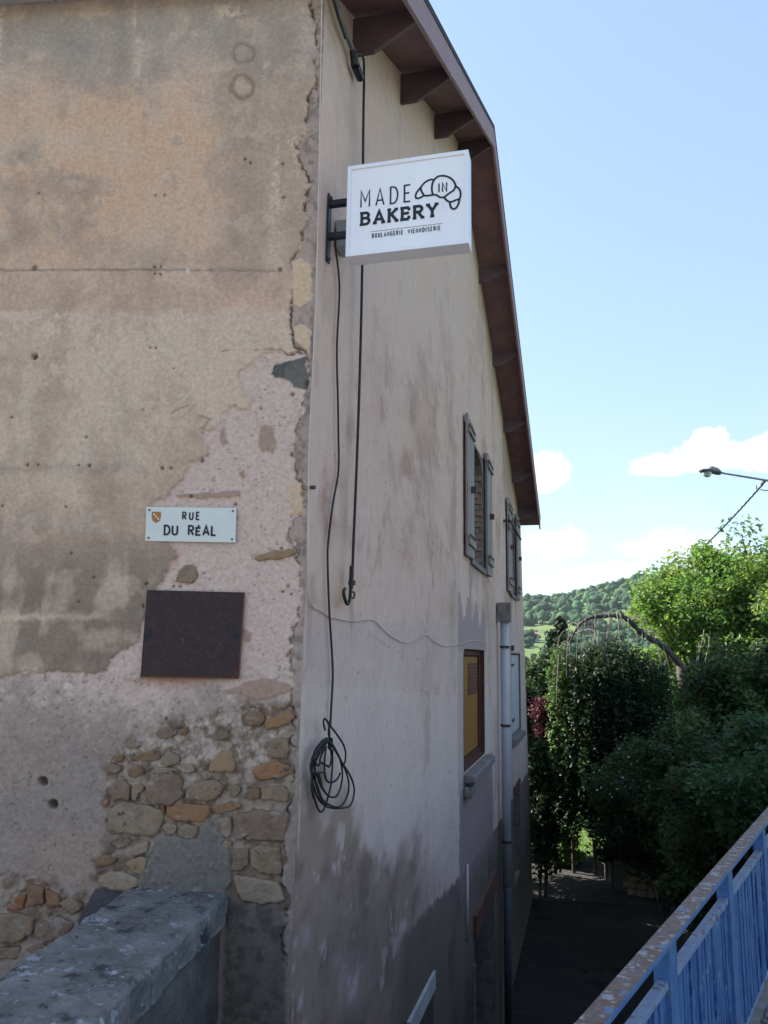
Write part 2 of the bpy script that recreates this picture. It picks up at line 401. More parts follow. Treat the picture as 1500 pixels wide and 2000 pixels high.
def glass_mat():
    m, N, L, P = new_mat('lamp_glass'); P.inputs['Transmission Weight'].default_value = .55; P.inputs['Roughness'].default_value = .3; P.inputs['Base Color'].default_value = (.62, .64, .70, 1); return m


MAT['lamp_glass'] = glass_mat()
STONE_COL = dict(ochre=((.28, .18, .095), (.22, .15, .09)), orange=((.29, .165, .085), (.24, .14, .08)), tan=((.27, .21, .145), (.19, .15, .11)), grey=((.28, .23, .17), (.20, .165, .125)),
                 brown=((.17, .115, .075), (.23, .15, .09)), mauve=((.235, .175, .135), (.175, .13, .10)), yellow=((.31, .23, .13), (.25, .185, .115)), beige=((.30, .25, .19), (.23, .19, .145)), red=((.20, .08, .045), (.26, .12, .06)))
for k, (a, b) in STONE_COL.items():
    a, b = [tuple(np.array(v) * .95 + np.mean(v) * .05) for v in (a, b)]; a, b = [tuple(np.array(v) * np.array([1.12, .95, .86])) for v in (a, b)]
    MAT['st_' + k] = noise_mat('stone_' + k, a, b, 16, .92, .9, .008, 45, spots=[((.30, .25, .21), 13, .56, .10), ((.09, .065, .05), 26, .60, .08), ((.34, .17, .07), 9, .62, .10)])

# ------------------------------------------------------------------ setting: ground, lane, pavement, hills
LANE_Z = -3.8


def terrain(x, y):
    r = np.sqrt(x * x + y * y)
    a = np.arctan2(x, np.maximum(y, 1))
    z = np.full(np.shape(x), LANE_Z - .06)
    z = z - 14 * sstep(35, 150, y) - .6 * sstep(26, 40, y)
    ridge = 50 + 18 * sstep(radians(8), radians(24), a) + 5 * np.sin(a * 23) - 20 * sstep(radians(5), radians(-25), a)
    z = z + (26 + 0 * y) * sstep(230, 430, r) + ridge * sstep(400, 800, r) * (y > -400)
    z = z + 1.5 * (fbm(x * .01, y * .01, 31) - .5) * sstep(60, 200, r)
    return z


gx = np.concatenate([-np.geomspace(3000, 30, 26), np.linspace(-26, 60, 60), np.geomspace(66, 3000, 34)])
gy = np.concatenate([-np.geomspace(2500, 25, 12), np.linspace(-20, 40, 40), np.geomspace(44, 3200, 70)])
GX, GY = np.meshgrid(gx, gy)
GZ = terrain(GX, GY)
V = np.stack([GX, GY, GZ], -1).reshape(-1, 3)
nx, ny = len(gx), len(gy)
I = np.arange(nx * ny).reshape(ny, nx)
Q = np.stack([I[:-1, :-1], I[:-1, 1:], I[1:, 1:], I[1:, :-1]], -1).reshape(-1, 4)
g = fast_quads('ground', V, Q, None, loc=(0, 0, LANE_Z - .06))
g.data.materials.append(MAT['hill']); g['kind'] = 'structure'


def sheet(name, pts, z, mat, th=.12):
    o = MB().prism([np.array([p[0], p[1], z - th]) for p in pts], EZ * th).build(name, mat, loc=(pts[0][0], pts[0][1], z - th)); o['kind'] = 'structure'; return o


sheet('lane', [(-1.5, -3), (4.4, 3), (6.2, 12), (7.6, 18.3), (6.9, 23), (3.2, 24.5), (2.2, 14)], LANE_Z, MAT['lane'], .05)
sheet('gravel_path', [(3.6, 19.3), (6.2, 19.0), (6.4, 21.2), (5.2, 22.6), (3.3, 22.9)], LANE_Z + .012, MAT['gravel_lane'], .03)
# pavement on the camera's side of the railing, on a retaining block
rA = np.array([.57 - .031, 2.145 + .020, 0]); rd = np.array([1.93, 3.009, 0]); rd /= np.linalg.norm(rd); rn = np.array([rd[1], -rd[0], 0])   # railing line; rn points to the camera's side


def RL(k, w, z): return rA + rd * k + rn * w + EZ * z


sheet('pavement', [tuple(RL(-4, -.14, 0)[:2]), tuple(RL(-26, -.14, 0)[:2]), tuple(RL(-26, 24, 0)[:2]), tuple(RL(10.5, 24, 0)[:2]), tuple(RL(10.5, -.14, 0)[:2])], 0, MAT['deck'], LANE_Z * -1 + .2)  # this and the street are extended unseen behind the camera to bounce sunlight
sheet('street', [tuple(LW(.36, 0, .02)[:2]), tuple(LW(8, 0, .02)[:2]), (-24, -6), (-8.5, -9), (-3.2, -4)], -.35, MAT['deck'], 3.5)

# pebbles lying along the foot of the railing
pv, pf = [], []
base_ico = None
import bmesh
bm = bmesh.new(); bmesh.ops.create_icosphere(bm, subdivisions=1, radius=1); ICO1 = (np.array([v.co[:] for v in bm.verts]), np.array([[v.index for v in f.verts] for f in bm.faces])); bm.free()
bm = bmesh.new(); bmesh.ops.create_icosphere(bm, subdivisions=2, radius=1); ICO2 = (np.array([v.co[:] for v in bm.verts]), np.array([[v.index for v in f.verts] for f in bm.faces])); bm.free()
PV, PF = [], []
for i in range(420):
    k = RNG.uniform(.6, 5); w = .06 + abs(RNG.normal(0, .035)); r = RNG.uniform(.006, .016)
    v = ICO1[0] * r * RNG.uniform(.6, 1.2, 3) + RL(k, w, r * .5); PF.append(ICO1[1] + 12 * i if False else ICO1[1] + len(ICO1[0]) * i); PV.append(v)
o = fast_quads('pebbles', np.concatenate(PV), np.concatenate(PF), MAT['pebble'], loc=tuple(RL(2, .1, 0))); o['kind'] = 'stuff'; o['label'] = 'small grey pebbles scattered along the foot of the blue railing'; o['category'] = 'pebbles'

# ------------------------------------------------------------------ the house
house = root('corner_house', RW(7, LANE_Z, -3), 'old rendered corner house with peeling plaster, exposed stones and brown gable eaves', 'house')
K = np.array([1.66, 1.40, 1.25])       # plaster albedo: warm lime render

# stones showing through the street wall; outlines in survey pixels
ST = []


def crop(ox, oy, sc, kind, *pts): ST.append((kind, [(ox + x / sc, oy + y / sc) for x, y in pts]))


def c7(kind, *p): crop(160, 1370, 3.409, kind, *p)
def c4(kind, *p): crop(0, 1250, 2.143, kind, *p)
def c3(kind, *p): crop(0, 600, 2.143, kind, *p)


c7('brown', (1075, 90), (1130, 50), (1210, 80), (1225, 120), (1190, 165), (1090, 160))
c7('ochre', (1215, 130), (1330, 75), (1400, 55), (1420, 110), (1380, 150), (1230, 190))
c7('tan', (1230, 290), (1280, 240), (1370, 250), (1390, 330), (1370, 380), (1235, 370))
c7('orange', (1125, 460), (1200, 420), (1310, 400), (1370, 420), (1415, 470), (1330, 505), (1190, 530))
c7('brown', (1075, 620), (1150, 575), (1185, 580), (1185, 650), (1090, 655))
c7('tan', (1195, 575), (1350, 560), (1375, 610), (1370, 670), (1195, 650))
c7('yellow', (840, 450), (880, 380), (930, 320), (1010, 330), (1020, 400), (1015, 465), (850, 462))
c7('tan', (690, 610), (770, 540), (880, 520), (945, 560), (930, 620), (850, 665), (700, 645))
c7('mauve', (425, 600), (470, 500), (600, 480), (665, 500), (670, 640), (600, 690), (480, 690), (420, 650))
c7('grey', (525, 380), (580, 325), (650, 360), (660, 400), (570, 435), (530, 420))
c7('brown', (325, 370), (420, 335), (510, 330), (525, 370), (480, 395), (350, 395))
c7('brown', (210, 390), (240, 352), (290, 360), (280, 390), (225, 405))
c7('mauve', (140, 430), (190, 408), (270, 430), (250, 470), (190, 475), (150, 465))
c7('brown', (300, 490), (330, 440), (400, 430), (420, 470), (370, 510))
c7('mauve', (170, 610), (210, 540), (270, 520), (318, 560), (318, 655), (220, 650))
c7('tan', (332, 560), (400, 540), (412, 590), (372, 610), (365, 660), (333, 655))
c7('red', (135, 690), (160, 650), (182, 652), (175, 690), (150, 705))
c7('orange', (557, 700), (700, 680), (850, 690), (850, 760), (820, 800), (640, 795), (572, 770))
c7('orange', (862, 710), (960, 680), (1060, 680), (1050, 705), (960, 742), (867, 740))
c7('grey', (165, 730), (260, 662), (400, 680), (535, 720), (540, 775), (500, 885), (440, 900), (290, 878), (180, 870))
c7('beige', (545, 820), (580, 805), (632, 822), (622, 885), (590, 888), (535, 850))
c7('tan', (640, 840), (700, 812), (780, 830), (760, 905), (680, 918), (636, 890))
c7('mauve', (1000, 785), (1060, 745), (1190, 725), (1380, 740), (1350, 925), (1015, 925))
c7('beige', (880, 800), (930, 775), (985, 765), (992, 900), (950, 912))
c7('mauve', (1000, 985), (1110, 970), (1110, 1080), (1050, 1132), (997, 1128))
c7('tan', (1120, 990), (1190, 952), (1320, 970), (1330, 1155), (1170, 1145), (1122, 1080))
c7('beige', (1012, 1160), (1130, 1172), (1320, 1205), (1355, 1330), (1200, 1352), (1060, 1330), (1022, 1250))
c7('yellow', (282, 1070), (380, 1035), (445, 1034), (420, 1130), (380, 1148), (330, 1130))
c7('beige', (330, 962), (440, 922), (440, 1010), (340, 1025))
c7('beige', (112, 1175), (200, 1125), (320, 1145), (388, 1185), (378, 1230), (300, 1258), (180, 1248), (112, 1212))
c7('brown', (90, 1085), (140, 1012), (240, 1042), (200, 1082), (100, 1102))
c4('brown', (112, 1020), (185, 1030), (185, 1108), (112, 1118))
c4('red', (20, 1130), (60, 1075), (105, 1062), (102, 1128))
c4('tan', (-60, 1150), (80, 1140), (145, 1162), (138, 1228), (70, 1268), (-60, 1268))
c4('mauve', (152, 1192), (240, 1152), (310, 1192), (262, 1248), (192, 1265), (148, 1238))
c4('tan', (-50, 1290), (88, 1282), (70, 1330), (-50, 1345))
c4('mauve', (102, 1292), (160, 1268), (215, 1288), (150, 1320))
c3('yellow', (1060, 1050), (1130, 1025), (1245, 1008), (1247, 1030), (1180, 1052), (1080, 1062))
c3('grey', (735, 1150), (745, 1112), (780, 1076), (815, 1086), (835, 1130), (800, 1155))
c7('ochre', (930, 930), (985, 925), (1000, 965), (960, 985), (930, 960))
c7('mauve', (870, 205), (960, 182), (985, 240), (890, 262))
c7('beige', (680, 425), (735, 408), (748, 468), (700, 482))
c7('tan', (965, 565), (1020, 545), (1058, 600), (1000, 645))
c7('mauve', (195, 945), (300, 905), (325, 950), (240, 985))
c7('brown', (640, 205), (690, 165), (700, 215), (660, 235))
c7('tan', (290, 285), (335, 250), (400, 285), (350, 320))
c7('grey', (455, 470), (500, 440), (620, 440), (650, 470), (560, 478))
c7('red', (520, 640), (552, 690), (545, 760), (530, 740))
c4('tan', (250, 1100), (300, 1070), (345, 1120), (310, 1150))
c4('brown', (190, 1040), (240, 1060), (262, 1110), (200, 1120))
c7('mauve', (485, 215), (540, 170), (600, 180), (640, 200), (600, 240), (510, 250))


def front_wall():
    s = np.concatenate([np.arange(0, 2.12, .006), np.geomspace(2.16, 8, 22)])
    z = np.concatenate([np.linspace(LANE_Z, -.16, 26), np.arange(-.12, 5.5, .006), [5.6, 5.75]])
    SS, ZZ = np.meshgrid(s, z)
    P = CORNER + SS[..., None] * dL + ZZ[..., None] * EZ
    X, Y = project(P)
    wx = (fbm(SS * 22, ZZ * 22, 1) - .5); wy = (fbm(SS * 22, ZZ * 22, 2) - .5)
    lx = (fbm(SS * 6, ZZ * 6, 3) - .5)
    Xw = X + 26 * wx + 14 * lx; Yw = Y + 26 * wy
    fine = fbm(SS * 90, ZZ * 90, 5, 4) - .5; med = fbm(SS * 25, ZZ * 25, 6, 5) - .5; big = fbm(SS * 4, ZZ * 4, 7, 6) - .5
    vst = fbm(SS * 9, ZZ * 1.6, 8, 5) - .5

    def blob(cx, cy, rx, ry, p=1.0): return np.exp(-(((X - cx) / rx) ** 2 + ((Y - cy) / ry) ** 2) ** p)

    def col(c): return np.broadcast_to(c, X.shape + (3,)).copy()

    def mixc(C, c, m): return C * (1 - m[..., None]) + c * m[..., None]
    # --- finishing coat, beige
    right_edge = [(602, -60), (602, 0), (611, 42), (616, 93), (611, 140), (620, 173), (602, 187), (595, 233), (593, 268), (576, 280), (581, 299), (579, 317), (600, 350), (600, 373), (593, 397), (597, 429), (588, 448), (590, 490), (566, 504), (567, 527), (569, 560), (567, 644), (579, 677), (593, 690)]
    low_edge = [(551, 684), (513, 691), (495, 698), (481, 712), (453, 735), (467, 749), (478, 768), (492, 791), (481, 805), (460, 803), (448, 794), (425, 805), (420, 824), (392, 843), (397, 861), (404, 875), (397, 889), (373, 906), (362, 922), (345, 945), (331, 969), (299, 978), (300, 1040), (345, 1071), (327, 1104), (322, 1137), (299, 1150), (280, 1207), (266, 1253), (224, 1281), (205, 1305), (177, 1314), (117, 1309), (47, 1314), (0, 1328), (-900, 1400), (-900, -200)]
    topcoat = [(602, -300)] + right_edge + low_edge
    sT = poly_sd(Xw - 3, Yw, topcoat)
    T = sstep(-1.5, 1.5, sT)
    C = col(S(140, 121, 104))
    C = mixc(C, S(122, 119, 120), sstep(240, 40, Y + 120 * big) * .85)
    C = mixc(C, S(176, 139, 105), np.clip(blob(230, 300, 260, 130, 1.3) * 1.1 + blob(120, 420, 200, 120) * .5, 0, 1) * sstep(-.22, .12, big + .4 * med) * .8)
    C = mixc(C, S(158, 130, 105), blob(250, 480, 260, 60) * .7 * sstep(-.1, .2, vst))
    C = mixc(C, S(122, 110, 100), blob(520, 300, 90, 260, 1.5) * .75)
    C = mixc(C, S(160, 128, 106), blob(480, 610, 90, 60) * .6)
    C = mixc(C, S(134, 128, 118), blob(130, 280, 130, 40) * .4)
    pale = sstep(603, 618, Y - 18 * wx + 30 * blob(480, 690, 60, 90)) * sstep(1010, 760, Y)
    C = mixc(C, S(147, 132, 117), pale * .7)
    C = mixc(C, S(182, 166, 148), pale * sstep(.06, .22, big * .7 + med * .8 + .05) * np.clip(blob(260, 650, 330, 90, 2) + .25, 0, 1) * .9)
    C = mixc(C, S(142, 140, 126), blob(100, 850, 240, 150) * .5 * sstep(-.1, .2, vst + .4 * med))
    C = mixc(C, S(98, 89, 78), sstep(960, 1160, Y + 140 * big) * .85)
    C = mixc(C, S(150, 136, 118), sstep(960, 1160, Y) * sstep(.1, .3, vst + big) * .5)
    C = mixc(C, S(152, 140, 122), np.exp(-((Y - 1205 - 20 * wx) / 7) ** 2) * sstep(250, 180, X) * .7)
    C = mixc(C, S(100, 92, 84), np.exp(-((Y - 915 - 14 * wx) / 10) ** 2) * sstep(350, 200, X) * .35)
    C = mixc(C, S(108, 96, 85), np.exp(-((Y - 528 - 5 * wx) / 2.5) ** 2) * sstep(560, 520, X) * .5)
    C = mixc(C, S(190, 178, 160), sstep(.20, .28, vst + .5 * fine) * sstep(700, 60, Y) * .35)
    C = C * (1 + .34 * big + .20 * (fbm(SS * 11, ZZ * 11, 90, 5) - .5) + .30 * vst)[..., None]
    C = mixc(C, S(166, 146, 130), sstep(.05, .25, fbm(SS * 7, ZZ * 7, 91, 6) - .5) * .35); C = mixc(C, S(122, 110, 98), sstep(.05, .25, fbm(SS * 5, ZZ * 3.5, 92, 6) - .5) * .22)
    C = mixc(C, S(128, 132, 124), sstep(.06, .24, fbm(SS * 6, ZZ * 6, 93, 6) - .5) * .16)
    hT = .010 + .0018 * med + .0007 * fine
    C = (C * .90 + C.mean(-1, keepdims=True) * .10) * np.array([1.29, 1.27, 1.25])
    # --- rough undercoat, pinkish grey
    R = col(S(166, 146, 137))
    R = mixc(R, S(150, 134, 124), sstep(-.1, .25, med))
    R = mixc(R, S(190, 172, 160), sstep(.12, .3, -med + .5 * fine))
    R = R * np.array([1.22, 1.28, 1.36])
    R = mixc(R, S(110, 104, 100), sstep(1270, 1460, Y + 160 * big) * .85)  # greyer lower coat, with weaker sky light near the ground painted in
    R = mixc(R, S(140, 130, 120), sstep(1300, 1380, Y) * sstep(1620, 1400, Y) * sstep(0, .2, big + med) * .7)
    R = mixc(R, S(150, 118, 100), blob(330, 1330, 70, 16) * .6 + blob(150, 1680, 90, 50) * .35)
    R = mixc(R, S(150, 84, 52), (blob(340, 1086, 12, 22) + blob(330, 1328, 60, 5)) * .55)
    R = mixc(R, S(84, 74, 68), sstep(.20, .27, fine + .3 * med) * .55)
    hR = .0085 * med + .004 * fine - .006 * sstep(.18, .3, fine)
    # --- masonry zone with lumpy mortar
    zone = sstep(-14, 10, poly_sd(X + 40 * wx, Y + 40 * wy, [(330, 1405), (420, 1395), (480, 1375), (590, 1372), (590, 1790), (420, 1790), (130, 1790), (-40, 1900), (-60, 1740), (60, 1700), (150, 1760), (190, 1690), (215, 1620), (195, 1500), (240, 1460), (290, 1430)]))
    Mc = mixc(col(S(130, 120, 110)), S(98, 84, 70), sstep(-.12, .2, med + .5 * big))
    Mc = mixc(Mc, S(150, 141, 135), sstep(.0, .25, -med + fine) * sstep(1560, 1480, Y))
    C2 = mixc(R, 0, zone) + Mc * zone[..., None]
    h2 = hR * (1 - zone) + zone * (-.008 + .014 * med + .006 * fine)
    # --- grey corner strip
    strip = [(640, -300), (602, -60)] + right_edge + [(604, 700), (607, 735), (600, 759), (590, 787), (583, 833), (567, 875), (579, 922), (596, 945), (594, 1000), (574, 1015), (562, 1050), (583, 1075), (583, 1109), (585, 1160), (583, 1220), (569, 1253), (567, 1328), (568, 1343), (572, 1381), (578, 1405), (567, 1450), (577, 1465), (566, 1493), (577, 1509), (566, 1530), (568, 1567), (560, 1600), (556, 1647), (551, 1721), (560, 1759), (558, 1800), (555, 2100), (700, 2100), (700, -300)]
    sK = poly_sd(Xw - 2, Yw, strip); Kk = sstep(-1.5, 1.5, sK)
    Kc = mixc(col(S(140, 127, 121)), S(112, 102, 98), sstep(-.05, .2, med)); Kc = mixc(Kc, S(118, 110, 106), sstep(1300, 1500, Y) * .7)
    hK = .006 + .0022 * med + .001 * fine
    # --- assemble
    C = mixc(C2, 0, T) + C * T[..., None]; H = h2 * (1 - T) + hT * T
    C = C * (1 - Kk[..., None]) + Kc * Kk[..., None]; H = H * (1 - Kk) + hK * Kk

    def patch(poly, c, h, soft=1.6, c2=None):
        nonlocal C, H
        m = sstep(-soft, soft, poly_sd(X + 12 * wx, Y + 12 * wy, poly))
        cc = col(c) if c2 is None else mixc(col(c), c2, sstep(-.15, .2, med + .4 * big))
        C = C * (1 - m[..., None]) + cc * m[..., None]; H = H * (1 - m) + (h + .0016 * med + .0007 * fine) * m
    # flakes of finishing coat left on the rough coat
    for pl in ([(505, 850), (512, 830), (530, 832), (542, 855), (535, 885), (508, 880)], [(430, 840), (440, 832), (445, 865), (432, 868)], [(466, 925), (475, 918), (480, 930), (470, 938)], [(345, 967), (420, 962), (470, 958), (473, 970), (400, 975), (350, 973)], [(435, 1350), (515, 1322), (566, 1336), (565, 1352), (505, 1366)], [(476, 1225), (490, 1235), (486, 1255), (475, 1250)]):
        patch(pl, S(140, 119, 106), .007)
    patch([(534, 715), (562, 705), (597, 696), (602, 731), (607, 742), (597, 765), (555, 742), (530, 733)], S(88, 90, 90), .003, 1.2, S(72, 75, 76))
    for pl in ([(573, 512), (590, 506), (608, 520), (610, 585), (590, 602), (572, 592)], [(570, 640), (590, 632), (608, 645), (606, 690), (585, 672)], [(563, 946), (590, 940), (597, 960), (594, 1000), (570, 1008), (562, 975)]):
        patch(pl, S(196, 172, 138), .007, 2, S(178, 158, 132))
    cem = [(310, 1634), (348, 1634), (383, 1640), (401, 1607), (433, 1599), (437, 1640), (447, 1652), (453, 1707), (442, 1740), (440, 1760), (258, 1760), (289, 1666)]
    patch(cem, S(98, 97, 95), .010, 1.6, S(84, 84, 84)); gn = sstep(0, .25, med + .6 * fine) * sstep(-2, 3, poly_sd(X + 12 * wx, Y + 12 * wy, cem)); C = mixc(C, S(120, 114, 106), gn * .6); H = H + .006 * gn * med * 4
    patch([(186, 1733), (257, 1742), (250, 1765), (160, 1820), (150, 1800)], S(64, 66, 76), -.004)  # dark slate patch: shade beside the parapet painted as colour
    patch([(442, 1745), (456, 1756), (552, 1768), (556, 1800), (556, 2100), (430, 2100), (440, 1800)], S(96, 91, 86), .004, 6, S(74, 72, 70))
    patch([(300, 1000), (380, 995), (360, 1010), (300, 1012)], S(165, 145, 128), .004)
    # ragged crack along the finishing coat's edges
    cr = np.exp(-((sT + 1.0) / 1.7) ** 2) * sstep(-.12, .1, lx + .6 * wx) * sstep(705, 690, Y) * sstep(540, 570, X)
    cr2 = np.exp(-((sK + 1.2) / 1.8) ** 2) * sstep(-.2, .1, wx + .5 * lx) * (Y > 690)
    cr3 = np.exp(-((sT + 2) / 1.5) ** 2) * sstep(0, .15, wy) * sstep(560, 540, X) * (Y < 1290)
    crk = np.clip(cr * 1.1 + cr2 * .9 + cr3 * .22, 0, 1)
    H = H - .022 * crk
    C = mixc(C, S(58, 52, 50), crk * .75)
    # cracks in the coat: thin lines
    for pth in ([(0, 530), (150, 529), (300, 528), (430, 531), (555, 532)], [(425, 685), (500, 684), (552, 683)], [(370, 795), (350, 800), (335, 810)], [(390, 815), (412, 820), (398, 838)]):
        for a, b in zip(pth[:-1], pth[1:]):
            L2 = (b[0] - a[0]) ** 2 + (b[1] - a[1]) ** 2; tt = np.clip(((X - a[0]) * (b[0] - a[0]) + (Y - a[1]) * (b[1] - a[1])) / L2, 0, 1)
            dd = np.hypot(X - a[0] - tt * (b[0] - a[0]) + 5 * wx, Y - a[1] - tt * (b[1] - a[1]) + 7 * wy)
            k = np.exp(-(dd / 1.6) ** 2) * .6; H = H - .004 * k; C = mixc(C, S(90, 78, 70), k)
    # relief of two old fixing scars near the top
    for (cx, cy, r) in ((477, 105, 20), (474, 172, 22)):
        d = np.hypot((X - cx) * 1.05 + 14 * wx, Y - cy + 14 * wy); ring = np.exp(-((d - r) / 3.5) ** 2); H = H - .008 * ring; C = mixc(C, S(96, 86, 76), ring * .5); C = mixc(C, S(176, 158, 136), sstep(r - 4, r - 12, d) * .4 * (cy > 150))
    C = mixc(C, S(200, 188, 170), blob(450, 28, 26, 14) * sstep(-.05, .12, med) * .8)
    # old screw holes, the shade inside them painted as dark colour
    holes = [(304, 383, 3), (322, 383, 3), (490, 320, 4), (480, 313, 3.5), (552, 321, 4), (303, 522, 4), (316, 523, 3), (303, 535, 3), (315, 537, 3), (69, 525, 7), (295, 680, 3), (306, 680, 3), (25, 815, 3.5), (56, 909, 3.5), (76, 909, 3), (154, 909, 3), (176, 909, 4), (318, 915, 5), (336, 915, 4), (339, 1145, 4.5), (351, 1145, 4), (572, 770, 5), (511, 796, 3.5), (395, 900, 5), (550, 1070, 4), (562, 1145, 4.5), (552, 1155, 3.5), (568, 1160, 3), (280, 1184, 4), (69, 697, 8), (84, 1526, 11), (103, 1571, 11), (323, 1404, 4), (605, 952, 5), (140, 1080, 3), (130, 990, 3), (78, 378, 3), (555, 387, 4), (548, 527, 5), (170, 855, 3), (340, 720, 3), (282, 802, 3), (375, 970, 4), (286, 1140, 4), (155, 1176, 3), (185, 1128, 3.5), (460, 985, 4), (7, 988, 3)]
    for (cx, cy, r) in holes:
        d = np.hypot(X - cx + 5 * wx, Y - cy + 5 * wy); k = sstep(r * .95, r * .55, d)
        H = H - (.014 if r < 8 else .05) * k; C = mixc(C, S(62, 55, 50), k * .62)
    C = mixc(C, S(225, 222, 216), sstep(6, 4, np.hypot((X - 368) * 1.3, Y - 531)) + .7 * sstep(10, 6, np.hypot(X - 132 + 12 * wx, Y - 1340 + 12 * wy)))
    # joints raked out round each stone
    for kind, pl in ST:
        xs = [p[0] for p in pl]; ys = [p[1] for p in pl]
        msk = (X > min(xs) - 14) & (X < max(xs) + 14) & (Y > min(ys) - 14) & (Y < max(ys) + 14)
        if not msk.any(): continue
        d = poly_sd(X[msk] + 6 * wx[msk], Y[msk] + 6 * wy[msk], pl)
        k = np.exp(-((d + 1) / 4.0) ** 2) * sstep(-.02, .16, wy[msk] + .5 * lx[msk])
        H[msk] -= .012 * k
        lap = 26 * np.clip(wx[msk] + .5 * lx[msk] + .04, 0, .5); under = sstep(0 + lap, 4 + lap, d); H[msk] = (H[msk] + .006 * sstep(2, 8, lap) * sstep(-4, 2, d)) * (1 - under) - .02 * under
    # nothing may bulge over the very corner; its edge is slightly worn
    edge = sstep(0, .03, SS); H = H * edge - (1 - edge) * .006 * np.abs(fbm(SS * 0, ZZ * 9, 40) - .35)
    lum = C.mean(-1, keepdims=True); C = C * .68 + lum * .32
    C = C * K; C = np.clip(C * np.minimum(1, .62 / np.maximum(C.max(-1, keepdims=True), 1e-6)), .01, .7)
    Vv = (P + nL * H[..., None]).reshape(-1, 3)
    nyy, nxx = SS.shape; I = np.arange(nyy * nxx).reshape(nyy, nxx)
    Qd = np.stack([I[:-1, 1:], I[:-1, :-1], I[1:, :-1], I[1:, 1:]], -1).reshape(-1, 4)
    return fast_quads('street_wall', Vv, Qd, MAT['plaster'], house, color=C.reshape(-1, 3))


fw = front_wall()
fw['label'] = 'street wall with peeling beige plaster, pinkish rough coat and exposed stones'


def stone(kind, pl, i):
    """broken stone: irregular outline, rounded arris, uneven face"""
    rng = random.Random(i * 13 + 5)
    n = len(pl); base = []
    for k in range(n):
        p0 = np.array(pl[k], float); p1 = np.array(pl[(k + 1) % n], float); L = np.linalg.norm(p1 - p0); m = max(2, int(L / 5))
        nrm = np.array([p1[1] - p0[1], p0[0] - p1[0]]) / (L + 1e-6)
        for f in range(m): base.append(p0 + (p1 - p0) * (f / m) + nrm * rng.gauss(0, 1.5))
    pts = [(base[k - 1] + 4 * base[k] + base[(k + 1) % len(base)]) / 6 for k in range(len(base))]
    c = np.mean(pts, 0); V, Fc = [], []
    size = min(np.ptp([p[0] for p in pts]), np.ptp([p[1] for p in pts])) / 385
    m = len(pts); rise = min(.013, .002 + size * .10) * rng.uniform(.6, 1.2)
    tilt = (rng.uniform(-.06, .06), rng.uniform(-.06, .06))
    rings = ((1.0, -.05), (1.0, -.3), (.985, .35), (.95, .80), (.85, .95), (.62, 1.0), (.36, 1.0))
    for (sc, hf) in rings:
        for p in pts:
            q = c + (p - c) * sc; s_, z_ = lpx(*q)
            h = hf * rise if hf != -.05 else -.035
            if sc < .99:
                h += .010 * (float(fbm(np.array(s_ * 38.0 + i), np.array(z_ * 38.0), 70 + i % 5, 4)) - .5) * (1.4 - sc) * 1.3 + (q[0] - c[0]) / 385 * tilt[0] + (q[1] - c[1]) / 385 * tilt[1]
            V.append(LW(s_, z_, h))
    s_, z_ = lpx(*c); V.append(LW(s_, z_, rise))
    nr = len(rings)
    for r in range(nr - 1):
        for k in range(m): Fc.append((r * m + k, r * m + (k + 1) % m, (r + 1) * m + (k + 1) % m, (r + 1) * m + k))
    for k in range(m): Fc.append(((nr - 1) * m + k, (nr - 1) * m + (k + 1) % m, nr * m))
    area = sum(pts[k][0] * pts[(k + 1) % m][1] - pts[(k + 1) % m][0] * pts[k][1] for k in range(m))
    if area > 0: Fc = [tuple(reversed(f)) for f in Fc]
    return mesh('stone', V, Fc, MAT['st_' + kind], fw, smooth=True)


for i, (kind, pl) in enumerate(ST): stone(kind, pl, i)

# ---------------- gable wall
ROOF_T = [(-.45, 5.42), (.74, 6.0), (5.03, 8.1), (13.95, 4.74)]


def roof_z(t):
    return np.interp(t, [p[0] for p in ROOF_T], [p[1] for p in ROOF_T])


# openings: t0, t1, z0, z1
W1 = (5.95, 7.25, 2.86, 4.42); W2 = (11.25, 12.35, 2.86, 4.42); W3 = (5.40, 7.25, .40, 1.74); W4 = (11.30, 13.35, .20, 1.72)
B1 = (6.15, 8.15, -3.75, -1.55); B2 = (11.45, 12.65, -2.4, -.85)
OPEN = [W1, W2, W3, W4, B1, B2]
dado_t = [2.2, 5.3, 8.5, 15.3, 17]; dado_z = [-.36, -.66, -.82, -.88, -.9]


